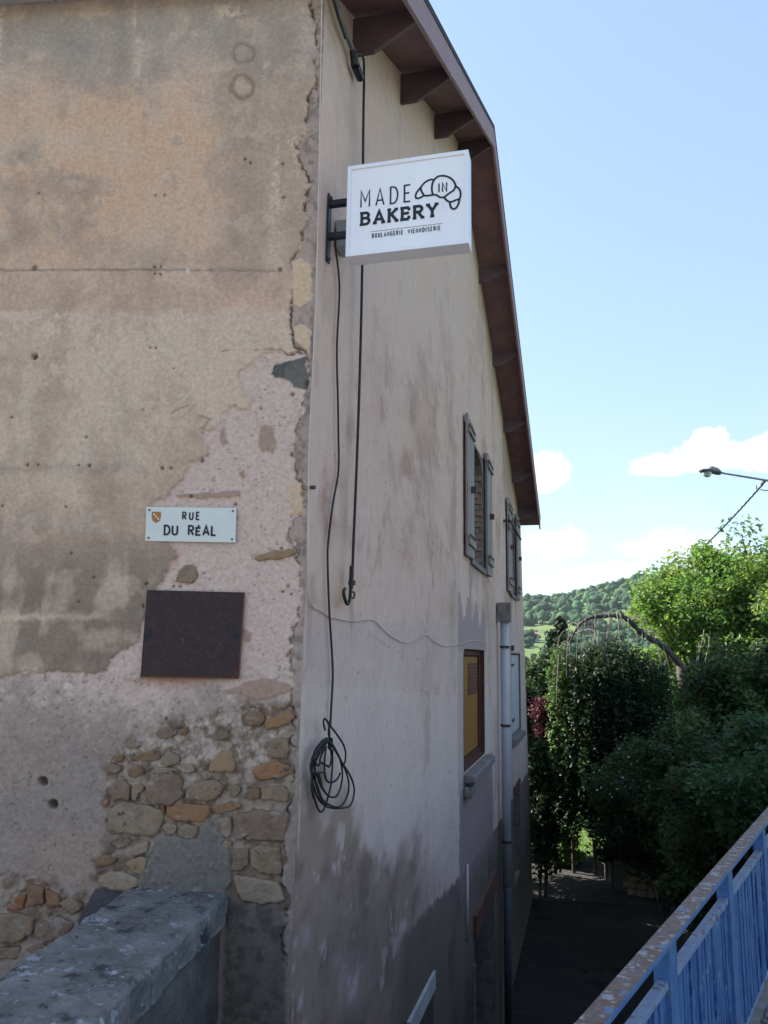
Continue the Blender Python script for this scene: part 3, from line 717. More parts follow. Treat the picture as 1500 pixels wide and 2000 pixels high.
def gable_wall():
    t = [0.0]
    while t[-1] < 14.0: t.append(t[-1] + .011 * ((4 + t[-1]) / 4) ** 1.25)
    t = np.array(t); t = t * (13.95 / t[-1])
    z = np.arange(LANE_Z, 8.15, .017)
    for (a, b, c, d) in OPEN:
        for v in (a, b): t[np.argmin(abs(t - v))] = v
        for v in (c, d): z[np.argmin(abs(z - v))] = v
    TT, ZZ = np.meshgrid(t, z)
    # the far corner leans outwards towards its foot
    lean = np.interp(ZZ, [LANE_Z, 4.8], [1.95, 0]) * sstep(13.4, 13.95, TT)
    TT = TT + lean
    P = CORNER + TT[..., None] * dR + ZZ[..., None] * EZ
    X, Y = project(P)
    wx = fbm(TT * 9, ZZ * 14, 51) - .5; wy = fbm(TT * 9, ZZ * 14, 52) - .5
    med = fbm(TT * 4, ZZ * 8, 53, 6) - .5; big = fbm(TT * .75, ZZ * 1.5, 54, 6) - .5; vst = fbm(TT * 1.5, ZZ * .8, 55, 6) - .5; vf = fbm(TT * 4, ZZ * 3, 56, 5) - .5; fine = fbm(TT * 50, ZZ * 50, 57, 4) - .5

    def blob(cx, cy, rx, ry, p=1.0): return np.exp(-(((X - cx) / rx) ** 2 + ((Y - cy) / ry) ** 2) ** p)
    def mixc(C, c, m): return C * (1 - m[..., None]) + c * m[..., None]
    C = np.broadcast_to(S(168, 153, 146), X.shape + (3,)).copy()
    C = mixc(C, S(146, 131, 123), sstep(-.05, .28, vst + .3 * med))
    C = mixc(C, S(180, 168, 164), sstep(.04, .3, -vst + .4 * big) * .6)
    C = mixc(C, S(176, 154, 136), sstep(.02, .22, big) * .5 * sstep(1000, 500, Y))
    C = mixc(C, S(128, 114, 106), sstep(.12, .26, vf + .3 * vst) * .45)
    C = C * (1 + .30 * (fbm(TT * .9, ZZ * 1.8, 95, 6) - .5) + .22 * (fbm(TT * 3, ZZ * 6, 96, 5) - .5))[..., None]
    C = mixc(C, S(150, 128, 112), sstep(.06, .25, fbm(TT * 1.3, ZZ * 2.4, 97, 6) - .5) * .35)
    # washed-out grey upper part, darker under the eaves
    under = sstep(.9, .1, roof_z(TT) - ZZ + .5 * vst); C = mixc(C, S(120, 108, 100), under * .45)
    for (cx, cy, rx, ry, a) in ((790, 915, 26, 40, .55), (640, 1010, 16, 60, .6), (800, 1040, 30, 60, .3), (745, 760, 60, 90, .2), (870, 780, 30, 140, .2), (660, 620, 30, 100, .22), (930, 680, 12, 60, .35)):
        C = mixc(C, S(116, 92, 80), np.clip(blob(cx + 40 * 0, cy, rx, ry) * (1 + 3 * med + 1.5 * vf), 0, 1) * a)
    C = mixc(C, S(190, 165, 136), blob(668, 1165, 22, 30) * .6)
    C = mixc(C, S(172, 140, 118), blob(672, 1330, 12, 45) * .5 + blob(668, 1250, 10, 30) * .3)
    C = mixc(C, S(150, 143, 144), sstep(1180, 1240, Y) * sstep(1352, 1338, Y + 20 * wx) * .5)
    C = mixc(C, S(160, 155, 152), sstep(1330, 1368, Y + 40 * wx + 40 * big) * .75)
    C = mixc(C, S(140, 128, 122), sstep(1340, 1362, Y) * sstep(.08, .25, vst + .3 * med) * .6)
    # rising damp
    front = Y + 420 * (fbm(TT * 1.1, ZZ * 2.0, 58, 4, .5) - .5) + 160 * (fbm(TT * 5, ZZ * 8, 59, 3) - .5)
    damp = sstep(1500, 1760, front - .25 * np.abs(X - 600) + 60 * blob(620, 1700, 60, 200)) * sstep(3.4, 1.2, TT)
    damp = np.clip(damp * .9 + .75 * sstep(1600, 1790, front + 60 * blob(760, 1780, 50, 120)) * sstep(5, 2.5, TT), 0, 1)
    C = mixc(C, S(112, 100, 90), damp * .8)
    C = mixc(C, S(84, 75, 69), damp * sstep(-.1, .25, .6 * vf + .8 * med) * .6)
    C = mixc(C, S(160, 152, 152), sstep(1560, 1650, Y) * sstep(.14, .24, -vf + .7 * med - .2 * big) * .75)
    C = mixc(C, S(92, 86, 83), blob(700, 1840, 80, 120) * .4)
    C = mixc(C, S(150, 145, 147), blob(690, 1925, 26, 40) * sstep(-.1, .2, med) * .8 + blob(600, 1830, 12, 22) * .5 + blob(675, 1905, 40, 60) * sstep(0, .2, vf) * .5)
    # corner bead and small pits
    C = mixc(C, S(190, 178, 166), np.exp(-((TT - .035) / .012) ** 2) * sstep(-.1, .15, vf + wx) * .5)
    pits = sstep(.265, .30, fine + .15 * med); C = mixc(C, S(84, 76, 72), pits * .45)
    # cement dado and making-good round the lower window
    dz = np.interp(TT, dado_t, dado_z)
    dd = sstep(-.03, .03, dz - ZZ + .10 * wx + .06 * wy) * sstep(2.0, 2.6, TT + (ZZ + .4) * -.35 + .5 * big)
    cem = np.maximum(dd, 0)
    H = .0045 * med + .0012 * fine - .004 * pits + .006 * big
    C = mixc(C, S(85, 82, 78), dd * .92); C = mixc(C, S(68, 66, 64), dd * sstep(0, .25, big + vst) * .7)
    C = mixc(C, S(60, 58, 64), dd * sstep(-1.2, -3.0, ZZ) * .6)
    t0, zz0 = 4.92, .0
    m = sstep(-.02, .02, np.minimum(np.minimum(TT - 4.95 - .1 * wx, 7.42 - TT), np.minimum(ZZ - 1.72, 2.22 + .14 * np.sin(TT * 9) * 1 + .1 * wy * 2 - ZZ)))
    C = mixc(C, S(128, 121, 124), m * .95)
    m2 = sstep(-.03, .03, np.minimum(np.minimum(TT - 5.05 - .15 * wx, 8.15 - TT), np.minimum(ZZ + .9, .3 + .1 * wx - ZZ)))
    C = mixc(C, S(104, 98, 100), m2 * .85)
    m3 = sstep(-.02, .02, np.minimum(np.minimum(TT - 4.95, 5.45 - TT), np.minimum(ZZ - .2, 1.75 - ZZ)))
    C = mixc(C, S(142, 134, 134), m3 * .8)
    H = H * (1 - np.maximum(dd, m) * .7) + .006 * np.maximum(dd, m)
    for (ts_, zs_, wd, ln) in ((5.95, 2.8, .10, .9), (7.2, 2.8, .12, .8), (11.3, 2.8, .2, .7), (12.4, 2.8, .2, .7), (7.5, .18, .14, .7), (5.35, .15, .12, .7), (.15, 3.85, .03, .6), (.84, 2.0, .04, .5), (1.9, 6.1, .08, 1.4), (3.42, 6.8, .1, 1.5), (.56, 5.4, .05, 1.0), (6.9, 6.9, .15, 1.3), (8.6, 6.3, .2, 1.2), (10.3, 5.6, .25, 1.0)):
        run = np.exp(-((TT - ts_ - .05 * wx * 2) / wd) ** 2) * sstep(zs_ + .03, zs_ - .03, ZZ) * sstep(zs_ - ln * (1 + vf), zs_ - ln * .1, ZZ); C = mixc(C, S(104, 94, 88), run * .45)
    # hairline cracks
    for pth in ([(735, 540), (748, 640), (742, 760), (760, 860)], [(838, 980), (846, 1080), (842, 1150)], [(622, 1250), (640, 1330), (634, 1400)], [(760, 1345), (830, 1352), (900, 1356)], [(880, 1560), (892, 1640), (898, 1700)], [(700, 1230), (760, 1262), (820, 1290)]):
        for a, b in zip(pth[:-1], pth[1:]):
            L2 = (b[0] - a[0]) ** 2 + (b[1] - a[1]) ** 2; tt = np.clip(((X - a[0]) * (b[0] - a[0]) + (Y - a[1]) * (b[1] - a[1])) / L2, 0, 1)
            k = np.exp(-(np.hypot(X - a[0] - tt * (b[0] - a[0]) + 16 * wx, Y - a[1] - tt * (b[1] - a[1]) + 16 * wy) / 1.3) ** 2) * .45; C = mixc(C, S(92, 84, 80), k); H = H - .003 * k
    # damage under the upper window
    C = mixc(C, S(118, 112, 114), blob(930, 1110, 16, 26) * .7)
    # chipped, paler scar at the foot, with a ragged edge
    H = H * sstep(0, .05, TT)
    keep = np.ones((len(z) - 1, len(t) - 1), bool)
    tc = (t[:-1] + t[1:]) / 2; zc = (z[:-1] + z[1:]) / 2
    TC, ZC = np.meshgrid(tc, zc)
    keep &= ZC < roof_z(TC) - .10
    for (a, b, c, d) in OPEN: keep &= ~((TC > a) & (TC < b) & (ZC > c) & (ZC < d))
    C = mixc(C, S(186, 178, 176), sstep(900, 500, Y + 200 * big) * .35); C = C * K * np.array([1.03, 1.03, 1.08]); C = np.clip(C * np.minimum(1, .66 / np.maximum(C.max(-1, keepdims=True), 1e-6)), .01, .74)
    Vv = (P + nR * H[..., None]).reshape(-1, 3)
    nyy, nxx = TT.shape; I = np.arange(nyy * nxx).reshape(nyy, nxx)
    Qd = np.stack([I[:-1, :-1], I[:-1, 1:], I[1:, 1:], I[1:, :-1]], -1)[keep]
    used = np.unique(Qd); remap = -np.ones(nyy * nxx, np.int64); remap[used] = np.arange(len(used))
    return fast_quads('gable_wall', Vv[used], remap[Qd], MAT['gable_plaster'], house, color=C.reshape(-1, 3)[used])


gw = gable_wall(); gw['label'] = 'long stained grey gable wall with a dark cement dado'

# back and far walls close the volume so that light behaves
MB().prism([RW(.05, LANE_Z, -.55), RW(15.85, LANE_Z, -.55), RW(13.9, 4.6, -.55), RW(5.03, 7.9, -.55), RW(.05, 5.5, -.55)], -nR * .05).build('inner_wall', MAT['dark_room'], house)
MB().hexa([RW(13.97 + 1.95, LANE_Z, -.02), RW(13.97 + 1.95, LANE_Z, -8), RW(13.7 + 1.95, LANE_Z, -8), RW(13.7 + 1.95, LANE_Z, -.02), RW(13.97, 4.6, -.02), RW(13.97, 4.6, -8), RW(13.7, 4.6, -8), RW(13.7, 4.6, -.02)]).build('rear_wall', MAT['gable_plaster'] if False else MAT['sill'], house)
MB().prism([RW(-1.2, LANE_Z, -8), RW(15.6, LANE_Z, -8), RW(13.9, 4.6, -8), RW(5.03, 7.9, -8), RW(-1.2, 5.4, -8)], nR * .2).build('party_wall', MAT['sill'], house)

# ---------------- roof
OV = .45


def slab(name, a, b, th, o0, o1, mat, dz=0, parent=house):
    (t0, z0), (t1, z1) = a, b
    p = [RW(t0, z0 + dz - th, o0), RW(t1, z1 + dz - th, o0), RW(t1, z1 + dz - th, o1), RW(t0, z0 + dz - th, o1)]
    q = [RW(t0, z0 + dz, o0), RW(t1, z1 + dz, o0), RW(t1, z1 + dz, o1), RW(t0, z0 + dz, o1)]
    return MB().hexa(p + q).build(name, mat, parent)


RIDGE = (5.03, 8.10); FAR = (14.0, 4.722)


def near_z(t): return 8.10 - (5.03 - t) * .4895


# near slope follows the street wall, so its eave is skewed
eo = LW(0, 0, .14); ev = LW(8.5, 0, .14)
eA = RW(-.40, 0, OV); eA = eA  # front corner of the verge


def eave_pt(s): return LW(s, 0, .14)


kk = ((RW(0, 0, OV) - LW(0, 0, .14)) @ nR) / (dL @ nR); E0 = LW(kk, 0, .14)     # eave line meets the verge line
EZ0 = near_z((E0 - CORNER) @ dR)
E1 = LW(8.5, 0, .14)
ridge0 = RW(5.03, 8.10, OV); ridge1 = RW(5.03, 8.10, -8.2)


def skew_slab(name, top, bot, mat, parent, inset=0):
    a, b = E0 + EZ * EZ0, E1 + EZ * EZ0
    c, d = ridge1, ridge0
    if inset:
        a = a - nR * inset; d = d - nR * inset
    lo = [a + EZ * bot, d + EZ * bot, c + EZ * bot, b + EZ * bot]; hi = [a + EZ * top, d + EZ * top, c + EZ * top, b + EZ * top]
    return MB().hexa(lo + hi).build(name, mat, parent)


roof = skew_slab('roof', .035, -.02, MAT['roof'], house)
slab('roof_cover', RIDGE, FAR, .055, -8.2, OV, MAT['roof'], .035, roof)
s1 = skew_slab('soffit', -.022, -.14, MAT['brown_wood'], roof, .035)
slab('soffit', RIDGE, FAR, .118, -.5, OV - .035, MAT['brown_wood'], -.022, roof)
# fascia boards along both verges
tE0 = (E0 - CORNER) @ dR
MB().hexa([RW(tE0, EZ0 - .235, OV - .032), RW(5.03, 8.10 - .26, OV - .032), RW(5.03, 8.10 - .26, OV - .005), RW(tE0, EZ0 - .235, OV - .005),
           RW(tE0, EZ0 - .024, OV - .032), RW(5.03, 8.076, OV - .032), RW(5.03, 8.076, OV - .005), RW(tE0, EZ0 - .024, OV - .005)]).build('fascia', MAT['fascia'], roof)
MB().hexa([RW(5.033, 8.10 - .26, OV - .032), RW(FAR[0] - .03, FAR[1] - .245, OV - .032), RW(FAR[0] - .03, FAR[1] - .245, OV - .005), RW(5.033, 8.10 - .26, OV - .005),
           RW(5.033, 8.076, OV - .032), RW(FAR[0] - .03, FAR[1] - .024, OV - .032), RW(FAR[0] - .03, FAR[1] - .024, OV - .005), RW(5.033, 8.076, OV - .005)]).build('fascia', MAT['fascia'], roof)
# plank brackets under the verge
for t in (.56, 1.90, 3.42, 4.98, 6.9, 8.6, 10.3, 11.9, 13.3):
    zt = (near_z(t) if t < 5.03 else 8.10 - (t - 5.03) * .3766) - .13
    p = [RW(t, zt, -.05), RW(t, zt - .27, -.05), RW(t, zt - .27, .14), RW(t, zt - .11, OV - .034), RW(t, zt, OV - .034)]
    MB().prism(p, dR * .03).build('bracket', MAT['bracket_wood'], roof)
# street-side gutter and the white eave boards over the street wall
gt = []
for i in range(9):
    a = pi + pi * i / 8; gt.append((cos(a) * .065, sin(a) * .065))
gz = EZ0 - .07
pa, pb = LW(-.3, gz, .205), LW(8.5, gz, .205)
gv, gf = [], []
for P0 in (pa, pb):
    for (u, w) in gt: gv.append(P0 + nL * u + EZ * w)
    for (u, w) in reversed(gt): gv.append(P0 + nL * u * .9 + EZ * w * .9)
n = 18
for j in range(n): gf.append((j, (j + 1) % n, n + (j + 1) % n, n + j))
mesh('gutter', gv, gf, MAT['zinc'], roof)
for s0 in np.arange(-.2, 8, .92):
    MB().hexa([LW(s0 + .912, 5.505, .014), LW(s0, 5.505, .014), LW(s0, 5.44, .135), LW(s0 + .912, 5.44, .135), LW(s0 + .912, 5.525, .014), LW(s0, 5.525, .014), LW(s0, 5.46, .135), LW(s0 + .912, 5.46, .135)]).build('eave_board', MAT['white_shutter'], roof)

# ---------------- windows of the gable wall


def reveals(w, depth, mat, par, jamb_mat=None):
    t0, t1, z0, z1 = w
    b = MB()
    b.rbox(t0 - .03, t0, z0, z1, -depth, .002); b.rbox(t1, t1 + .03, z0, z1, -depth, .002)
    b.rbox(t0 - .03, t1 + .03, z1, z1 + .03, -depth, .002); b.rbox(t0 - .03, t1 + .03, z0 - .03, z0, -depth, .002)
    return b.build('reveal', mat, par)


def plank_shutter(t0, t1, z0, z1, mat, name, parent, o=.03, n=4, braces=True):
    sh = MB().rbox(t0, t1, z1 - .09, z1 - .005, o - .012, o - .001).build(name, mat, parent)
    w = (t1 - t0) / n
    for i in range(n):
        MB().rbox(t0 + i * w + .006, t0 + (i + 1) * w - .006, z0 + random.uniform(-.02, .02), z1 + random.uniform(-.02, .02), o, o + .028).build('plank', mat, sh)
    for f in (.08, .88):
        MB().rbox(t0 + .03, t1 - .03, z0 + (z1 - z0) * f, z0 + (z1 - z0) * f + .1, o + .03, o + .055).build('batten', mat, sh)
    for f in (.14, .92):
        MB().rbox(t0 - .04, t0 + (t1 - t0) * .8, z0 + (z1 - z0) * f - .012, z0 + (z1 - z0) * f + .012, o + .057, o + .066).build('strap_hinge', MAT['iron'], sh)
    MB().rbox((t0 + t1) / 2 - .02, (t0 + t1) / 2 + .02, z0 + .5 * (z1 - z0) - .06, z0 + .5 * (z1 - z0) + .02, o + .03, o + .09).build('shutter_catch', MAT['iron'], sh)
    return sh


def sash(w, depth, par, fmat, mullion=True):
    t0, t1, z0, z1 = w; o = -depth
    f = MB(); k = .07
    f.rbox(t0 + .002, t0 + k, z0, z1, o, o + .05); f.rbox(t1 - k, t1 - .002, z0, z1, o, o + .05); f.rbox(t0 + k, t1 - k, z1 - k, z1, o, o + .05); f.rbox(t0 + k, t1 - k, z0, z0 + k, o, o + .05)
    if mullion: f.rbox((t0 + t1) / 2 - .04, (t0 + t1) / 2 + .04, z0 + k, z1 - k, o, o + .055)
    f.rbox(t0 + k, (t0 + t1) / 2 - .04, (z0 + z1) / 2 - .02, (z0 + z1) / 2 + .02, o, o + .045); f.rbox((t0 + t1) / 2 + .04, t1 - k, (z0 + z1) / 2 - .02, (z0 + z1) / 2 + .02, o, o + .045)
    f.build('frame', fmat, par)
    for a, b in ((t0 + k, (t0 + t1) / 2 - .04), (((t0 + t1) / 2 + .04), t1 - k)):
        MB().rbox(a, b, z0 + k, (z0 + z1) / 2 - .02, o + .015, o + .021).build('pane', MAT['glass_dark'], par); MB().rbox(a, b, (z0 + z1) / 2 + .02, z1 - k, o + .015, o + .021).build('pane', MAT['glass_dark'], par)


for wi, w in enumerate((W1, W2)):
    t0, t1, z0, z1 = w
    win = MB().rbox(t0 - .03, t1 + .03, z1 + .032, z1 + .06, -.3, -.26).build('window', MAT['dark_room'], house)
    win['label'] = ('upper window between open shutters nearer the street', 'far upper window with iron stay')[wi]
    reveals(w, .28, MAT['sill'], win); sash(w, .26, win, MAT['shutter'])
    # segmental arch filling the head
    n = 10; pts = [RW(t0, z1, -.2)]
    for i in range(n + 1):
        f = i / n; pts.append(RW(t0 + (t1 - t0) * f, z1 - .20 * (1 - (1 - (2 * f - 1) ** 2) ** .5) - .004, -.2))
    pts.append(RW(t1, z1, -.2)); pts = pts[1:-1]
    full = [RW(t0, z1 - .001, -.2), RW(t1, z1 - .001, -.2)] + pts[::-1]
    MB().prism(full, nR * .195).build('arch_head', MAT['sill'], win)
    # bricks of the far jamb
    nb = 16; hh = (z1 - .22 - z0) / nb
    for i in range(nb):
        d = (i % 2) * .05
        MB().rbox(t1 - .03 - random.uniform(0, .012), t1 - .002, z0 + i * hh + .008, z0 + (i + 1) * hh - .008, -.24 + d, -.07 + d).build('brick', MAT['brick'], win)
    MB().rbox(t0 - .02, t1 + .02, z0 - .075, z0 - .004, .003, .035).build('window_sill', MAT['sill'], win)
    w_l, w_r = ((.60, .66), (.78, .62))[wi]
    plank_shutter(t0 - w_l, t0 - .02, z0 - .04, z1 + .12, MAT['shutter'], 'shutter', house)
    plank_shutter(t1 + .02, t1 + w_r, z0 - .05, z1 + .14, MAT['shutter'], 'shutter', house)
# iron stay beside the far upper window
t_, z_ = rpx(974, 1003); t2_, z2_ = rpx(1005, 1000, .12)
st = MB().rbox(10.1, 12.4, z_ - .02, z_ + .02, .11, .14); st.rbox(10.08, 10.12, z_ - .18, z_ + .12, .09, .11); st.rbox(10.08, 10.14, z_ - .02, z_ + .02, 0, .11)
st.build('iron_stay', MAT['iron'], house)

# lower window: brown frame, ochre inner panels
t0, t1, z0, z1 = W3
win = MB().rbox(t0 - .03, t1 + .03, z1 + .032, z1 + .06, -.3, -.26).build('window', MAT['dark_room'], house); win['label'] = 'lower window with brown frame and ochre panel'
reveals(W3, .16, MAT['brown_frame'], win)
f = MB(); f.rbox(t0 + .002, t0 + .34, z0, z1, -.12, -.05); f.rbox(t1 - .12, t1 - .002, z0, z1, -.12, -.05); f.rbox(t0 + .34, t1 - .12, z1 - .07, z1, -.12, -.05); f.rbox(t0 + .34, t1 - .12, z0, z0 + .06, -.12, -.05)
f.build('frame', MAT['brown_frame'], win)
MB().rbox(t0 + .34, t1 - .12, z0 + .06, z1 - .07, -.125, -.10).build('backing', MAT['brown_frame'], win)
for a, b in ((t0 + .36, t0 + .74), (t0 + .76, t1 - .14)):
    MB().rbox(a, b, z0 + .08, z1 - .09, -.099, -.075).build('panel', MAT['ochre_panel'], win)
for i in range(9):
    zz = z1 - .56 + i * .045; MB().rbox(t0 + .84, t1 - .24, zz, zz + .032, -.0745, -.062).build('louvre', MAT['dark_louvre'], win)
MB().hexa([RW(t0 - .06, z0 - .15, -.16), RW(t1 + .22, z0 - .17, -.16), RW(t1 + .2, z0 - .17, .12), RW(t0 - .05, z0 - .14, .14), RW(t0 - .06, z0 - .032, -.16), RW(t1 + .22, z0 - .032, -.16), RW(t1 + .2, z0 - .065, .12), RW(t0 - .05, z0 - .055, .14)]).build('window_sill', MAT['sill'], win, bevel=.02)
MB().rbox(t0 - .05, t0 + .35, z0 - .30, z0 - .18, .004, .1).build('corbel', MAT['sill'], win, bevel=.012)

# far lower window: white shutter closed
t0, t1, z0, z1 = W4
win = MB().rbox(t0 - .03, t1 + .03, z1 + .032, z1 + .06, -.3, -.26).build('window', MAT['dark_room'], house); win['label'] = 'far lower window closed by peeling white shutters'
reveals(W4, .2, MAT['sill'], win)
n = 6; wdt = (t1 - t0 - .12) / n
for i in range(n):
    MB().rbox(t0 + .03 + i * wdt + .005, t0 + .03 + (i + 1) * wdt - .005, z0 + .03, z1 - .02, -.06, -.03).build('plank', MAT['white_shutter'], win)
for zf in (.18, .86): MB().rbox(t0 - .05, t0 + .75, z0 + (z1 - z0) * zf - .025, z0 + (z1 - z0) * zf + .025, -.028, -.012).build('strap_hinge', MAT['iron'], win)
MB().rbox(t0 - .06, t0 - .01, z1 + .05, z1 + .15, .002, .06).build('hook', MAT['iron'], win)
MB().rbox(t0 - .05, t1 + .05, z0 - .14, z0 - .032, -.05, .09).build('window_sill', MAT['sill'], win, bevel=.012)

# basement openings
t0, t1, z0, z1 = B1
bd = MB().rbox(t0, t1, z1 - .12, z1 - .004, -.35, -.31).build('cellar_door', MAT['dark_room'], house)
reveals(B1, .34, MAT['sill'], bd)
for i in range(7):
    a = t0 + .03 + i * (t1 - t0 - .06) / 7; MB().rbox(a + .005, a + (t1 - t0 - .06) / 7 - .005, z0, z1 - .13, -.30, -.26).build('plank', MAT['red_lintel'], bd)
MB().hexa([RW(t0 - .1, z1 - .02, .003), RW(t1 + .1, z1 - .02, .003), RW(t1 + .1, z1 - .02, .05), RW(t0 - .1, z1 - .02, .05), RW(t0 - .1, z1 + .24, .003), RW(t1 + .1, z1 + .24, .003), RW(t1 + .1, z1 + .24, .05), RW(t0 - .1, z1 + .24, .05)]).build('lintel', MAT['red_lintel'], bd)
MB().rbox(t0 - .1, t0 - .004, z1 - 1.6, z1 - .3, .003, .02).build('door_jamb', MAT['sill'], bd)
t0, t1, z0, z1 = B2
bw = MB().rbox(t0, t1, z0, z1, -.3, -.28).build('cellar_window', MAT['glass_dark'], house); reveals(B2, .3, MAT['sill'], bw)
MB().rbox(t0 - .08, t1 + .05, z1 + .002, z1 + .16, .003, .03).build('lintel', MAT['red_lintel'], bw)
for i in range(4): MB().rbox(t0 + .2 + i * .25, t0 + .225 + i * .25, z0, z1, -.1, -.075).build('bar', MAT['iron'], bw)
# pale lintel and green plate near the foot of the wall
a0, b0 = rpx(797, 1996); a1, b1 = rpx(843, 1893)
MB().hexa([RW(2.55, -1.16, .003), RW(3.55, -1.17, .003), RW(3.55, -1.17, .03), RW(2.55, -1.16, .03), RW(2.5, -1.02, .003), RW(3.55, -1.03, .003), RW(3.55, -1.03, .03), RW(2.5, -1.02, .03)]).build('pale_lintel', MAT['white_shutter'], house)
MB().rbox(2.6, 3.52, -2.0, -1.18, .003, .016).build('vent_plate', MAT['green_plate'], house)

# rainwater pipe
pipe_t = 8.92
dp = MB().tube([RW(pipe_t, 2.25, .12), RW(pipe_t, .3, .12), RW(pipe_t, -1.7, .12)], .066, 14).build('downpipe', MAT['zinc'], house, smooth=True); dp['label'] = 'grey zinc downpipe with square hopper'
MB().tube([RW(pipe_t, -1.70, .12), RW(pipe_t, LANE_Z, .12)], .06, 12).build('lower_pipe', MAT['cast_iron'], dp, smooth=True)
MB().hexa([RW(pipe_t - .10, 2.2, .03), RW(pipe_t + .10, 2.2, .03), RW(pipe_t + .10, 2.2, .22), RW(pipe_t - .10, 2.2, .22), RW(pipe_t - .12, 2.5, .02), RW(pipe_t + .12, 2.5, .02), RW(pipe_t + .12, 2.5, .22), RW(pipe_t - .12, 2.5, .22)]).build('hopper', MAT['sill'], dp)
for py in (1262, 1428, 1680):
    _, zz = rpx(974, py, .12); MB().tube([RW(pipe_t, zz - .02, .12), RW(pipe_t, zz + .02, .12)], .078, 14).build('pipe_clamp', MAT['iron'], dp)
# narrow white conduit low on the wall
tt, za = rpx(909, 1688); _, zb = rpx(911, 1835)
MB().tube([RW(tt, za, .02), RW(tt, zb, .02)], .016, 8).build('conduit', MAT['white_cable'], house, smooth=True)

# ------------------------------------------------------------------ lettering
def arc(cx, cy, rx, ry, a0, a1, n=10): return [(cx + rx * cos(radians(a0 + (a1 - a0) * i / n)), cy + ry * sin(radians(a0 + (a1 - a0) * i / n))) for i in range(n + 1)]


GL = {      # strokes in a box of height 1 and the given width
    'A': (.62, [[(0, 0), (.31, 1), (.62, 0)], [(.11, .3), (.51, .3)]]),
    'B': (.52, [[(0, 0), (0, 1), (.28, 1)] + arc(.28, .77, .2, .23, 90, -90, 8) + [(0, .54)], [(.28, .54)] + arc(.29, .27, .23, .27, 90, -90, 8) + [(0, 0)]]),
    'D': (.56, [[(0, 0), (0, 1), (.2, 1)] + arc(.2, .5, .36, .5, 90, -90, 14) + [(0, 0)]]),
    'E': (.46, [[(.46, 1), (0, 1), (0, 0), (.46, 0)], [(0, .52), (.38, .52)]]),
    'G': (.58, [arc(.3, .5, .3, .5, 50, 310, 16) + [(.58, .45), (.34, .45)]]),
    'I': (.12, [[(.06, 0), (.06, 1)]]),
    'K': (.52, [[(0, 0), (0, 1)], [(.5, 1), (.02, .45)], [(.16, .6), (.52, 0)]]),
    'L': (.44, [[(0, 1), (0, 0), (.44, 0)]]),
    'M': (.68, [[(0, 0), (0, 1), (.34, .35), (.68, 1), (.68, 0)]]),
    'N': (.56, [[(0, 0), (0, 1), (.56, 0), (.56, 1)]]),
    'O': (.62, [arc(.31, .5, .31, .5, 0, 360, 22)]),
    'R': (.52, [[(0, 0), (0, 1), (.26, 1)] + arc(.26, .75, .24, .25, 90, -90, 9) + [(0, .5)], [(.24, .5), (.52, 0)]]),
    'S': (.50, [arc(.25, .75, .24, .25, 30, 250, 10) + arc(.25, .26, .25, .26, 80, -150, 10)]),
    'U': (.54, [[(0, 1), (0, .28)] + arc(.27, .28, .27, .28, 180, 360, 12) + [(.54, 1)]]),
    'V': (.60, [[(0, 1), (.30, 0), (.60, 1)]]),
    'Y': (.58, [[(0, 1), (.29, .48), (.58, 1)], [(.29, .48), (.29, 0)]]),
    'É': (.46, [[(.46, .78), (0, .78), (0, 0), (.46, 0)], [(0, .41), (.38, .41)], [(.18, .9), (.32, 1.08)]]),
}
SLAB = {    # extra serif strokes for the bold slab face
    'A': [[(-.12, 0), (.16, 0)], [(.46, 0), (.74, 0)]], 'B': [[(-.14, 1), (.1, 1)], [(-.14, 0), (.1, 0)]], 'K': [[(-.13, 1), (.13, 1)], [(-.13, 0), (.13, 0)], [(.36, 1), (.62, 1)], [(.40, 0), (.66, 0)]],
    'E': [[(-.14, 1), (.1, 1)], [(-.14, 0), (.1, 0)], [(.46, 1), (.46, .74)], [(.46, 0), (.46, .28)], [(.36, .64), (.36, .40)]], 'R': [[(-.13, 1), (.1, 1)], [(-.13, 0), (.13, 0)], [(.42, 0), (.68, 0)]],
    'Y': [[(-.14, 1), (.14, 1)], [(.44, 1), (.72, 1)], [(.15, 0), (.43, 0)]]}


def ribbon(pts, w):
    """mitred strip along a polyline: verts (u,v) and quads"""
    P = [np.array(p, float) for p in pts]; P = [P[0]] + [p for a, p in zip(P, P[1:]) if np.linalg.norm(p - a) > 1e-6]
    closed = np.linalg.norm(P[0] - P[-1]) < 1e-6 and len(P) > 3
    n = len(P); vs = []
    for i in range(n):
        a = P[i] - P[i - 1] if i > 0 else (P[-1] - P[-2] if closed else P[1] - P[0])
        b = P[i + 1] - P[i] if i < n - 1 else (P[1] - P[0] if closed else a)
        a = a / np.linalg.norm(a); b = b / np.linalg.norm(b)
        na = np.array([-a[1], a[0]]); nb = np.array([-b[1], b[0]]); m = na + nb; L = np.linalg.norm(m)
        m = na if L < .2 else m / L
        k = min(1 / max(m @ na, .35), 2.2) * w / 2
        p = P[i]
        vs += [p + m * k, p - m * k]
    return vs, [(2 * i, 2 * i + 1, 2 * i + 3, 2 * i + 2) for i in range(n - 1)]


def strokes_mesh(name, lines, w, place, mat, parent, base=.0015):
    """place(u,v,h) maps sign coordinates to space; every stroke lies a hair above the last so that none are coplanar"""
    V, Fq = [], []
    for i, ln in enumerate(lines):
        vs, fs = ribbon(ln, w); k = len(V); h = base + .00012 * (i % 12)
        V += [place(p[0], p[1], h) for p in vs]; Fq += [tuple(j + k for j in f) for f in fs]
    return mesh(name, V, Fq, mat, parent)


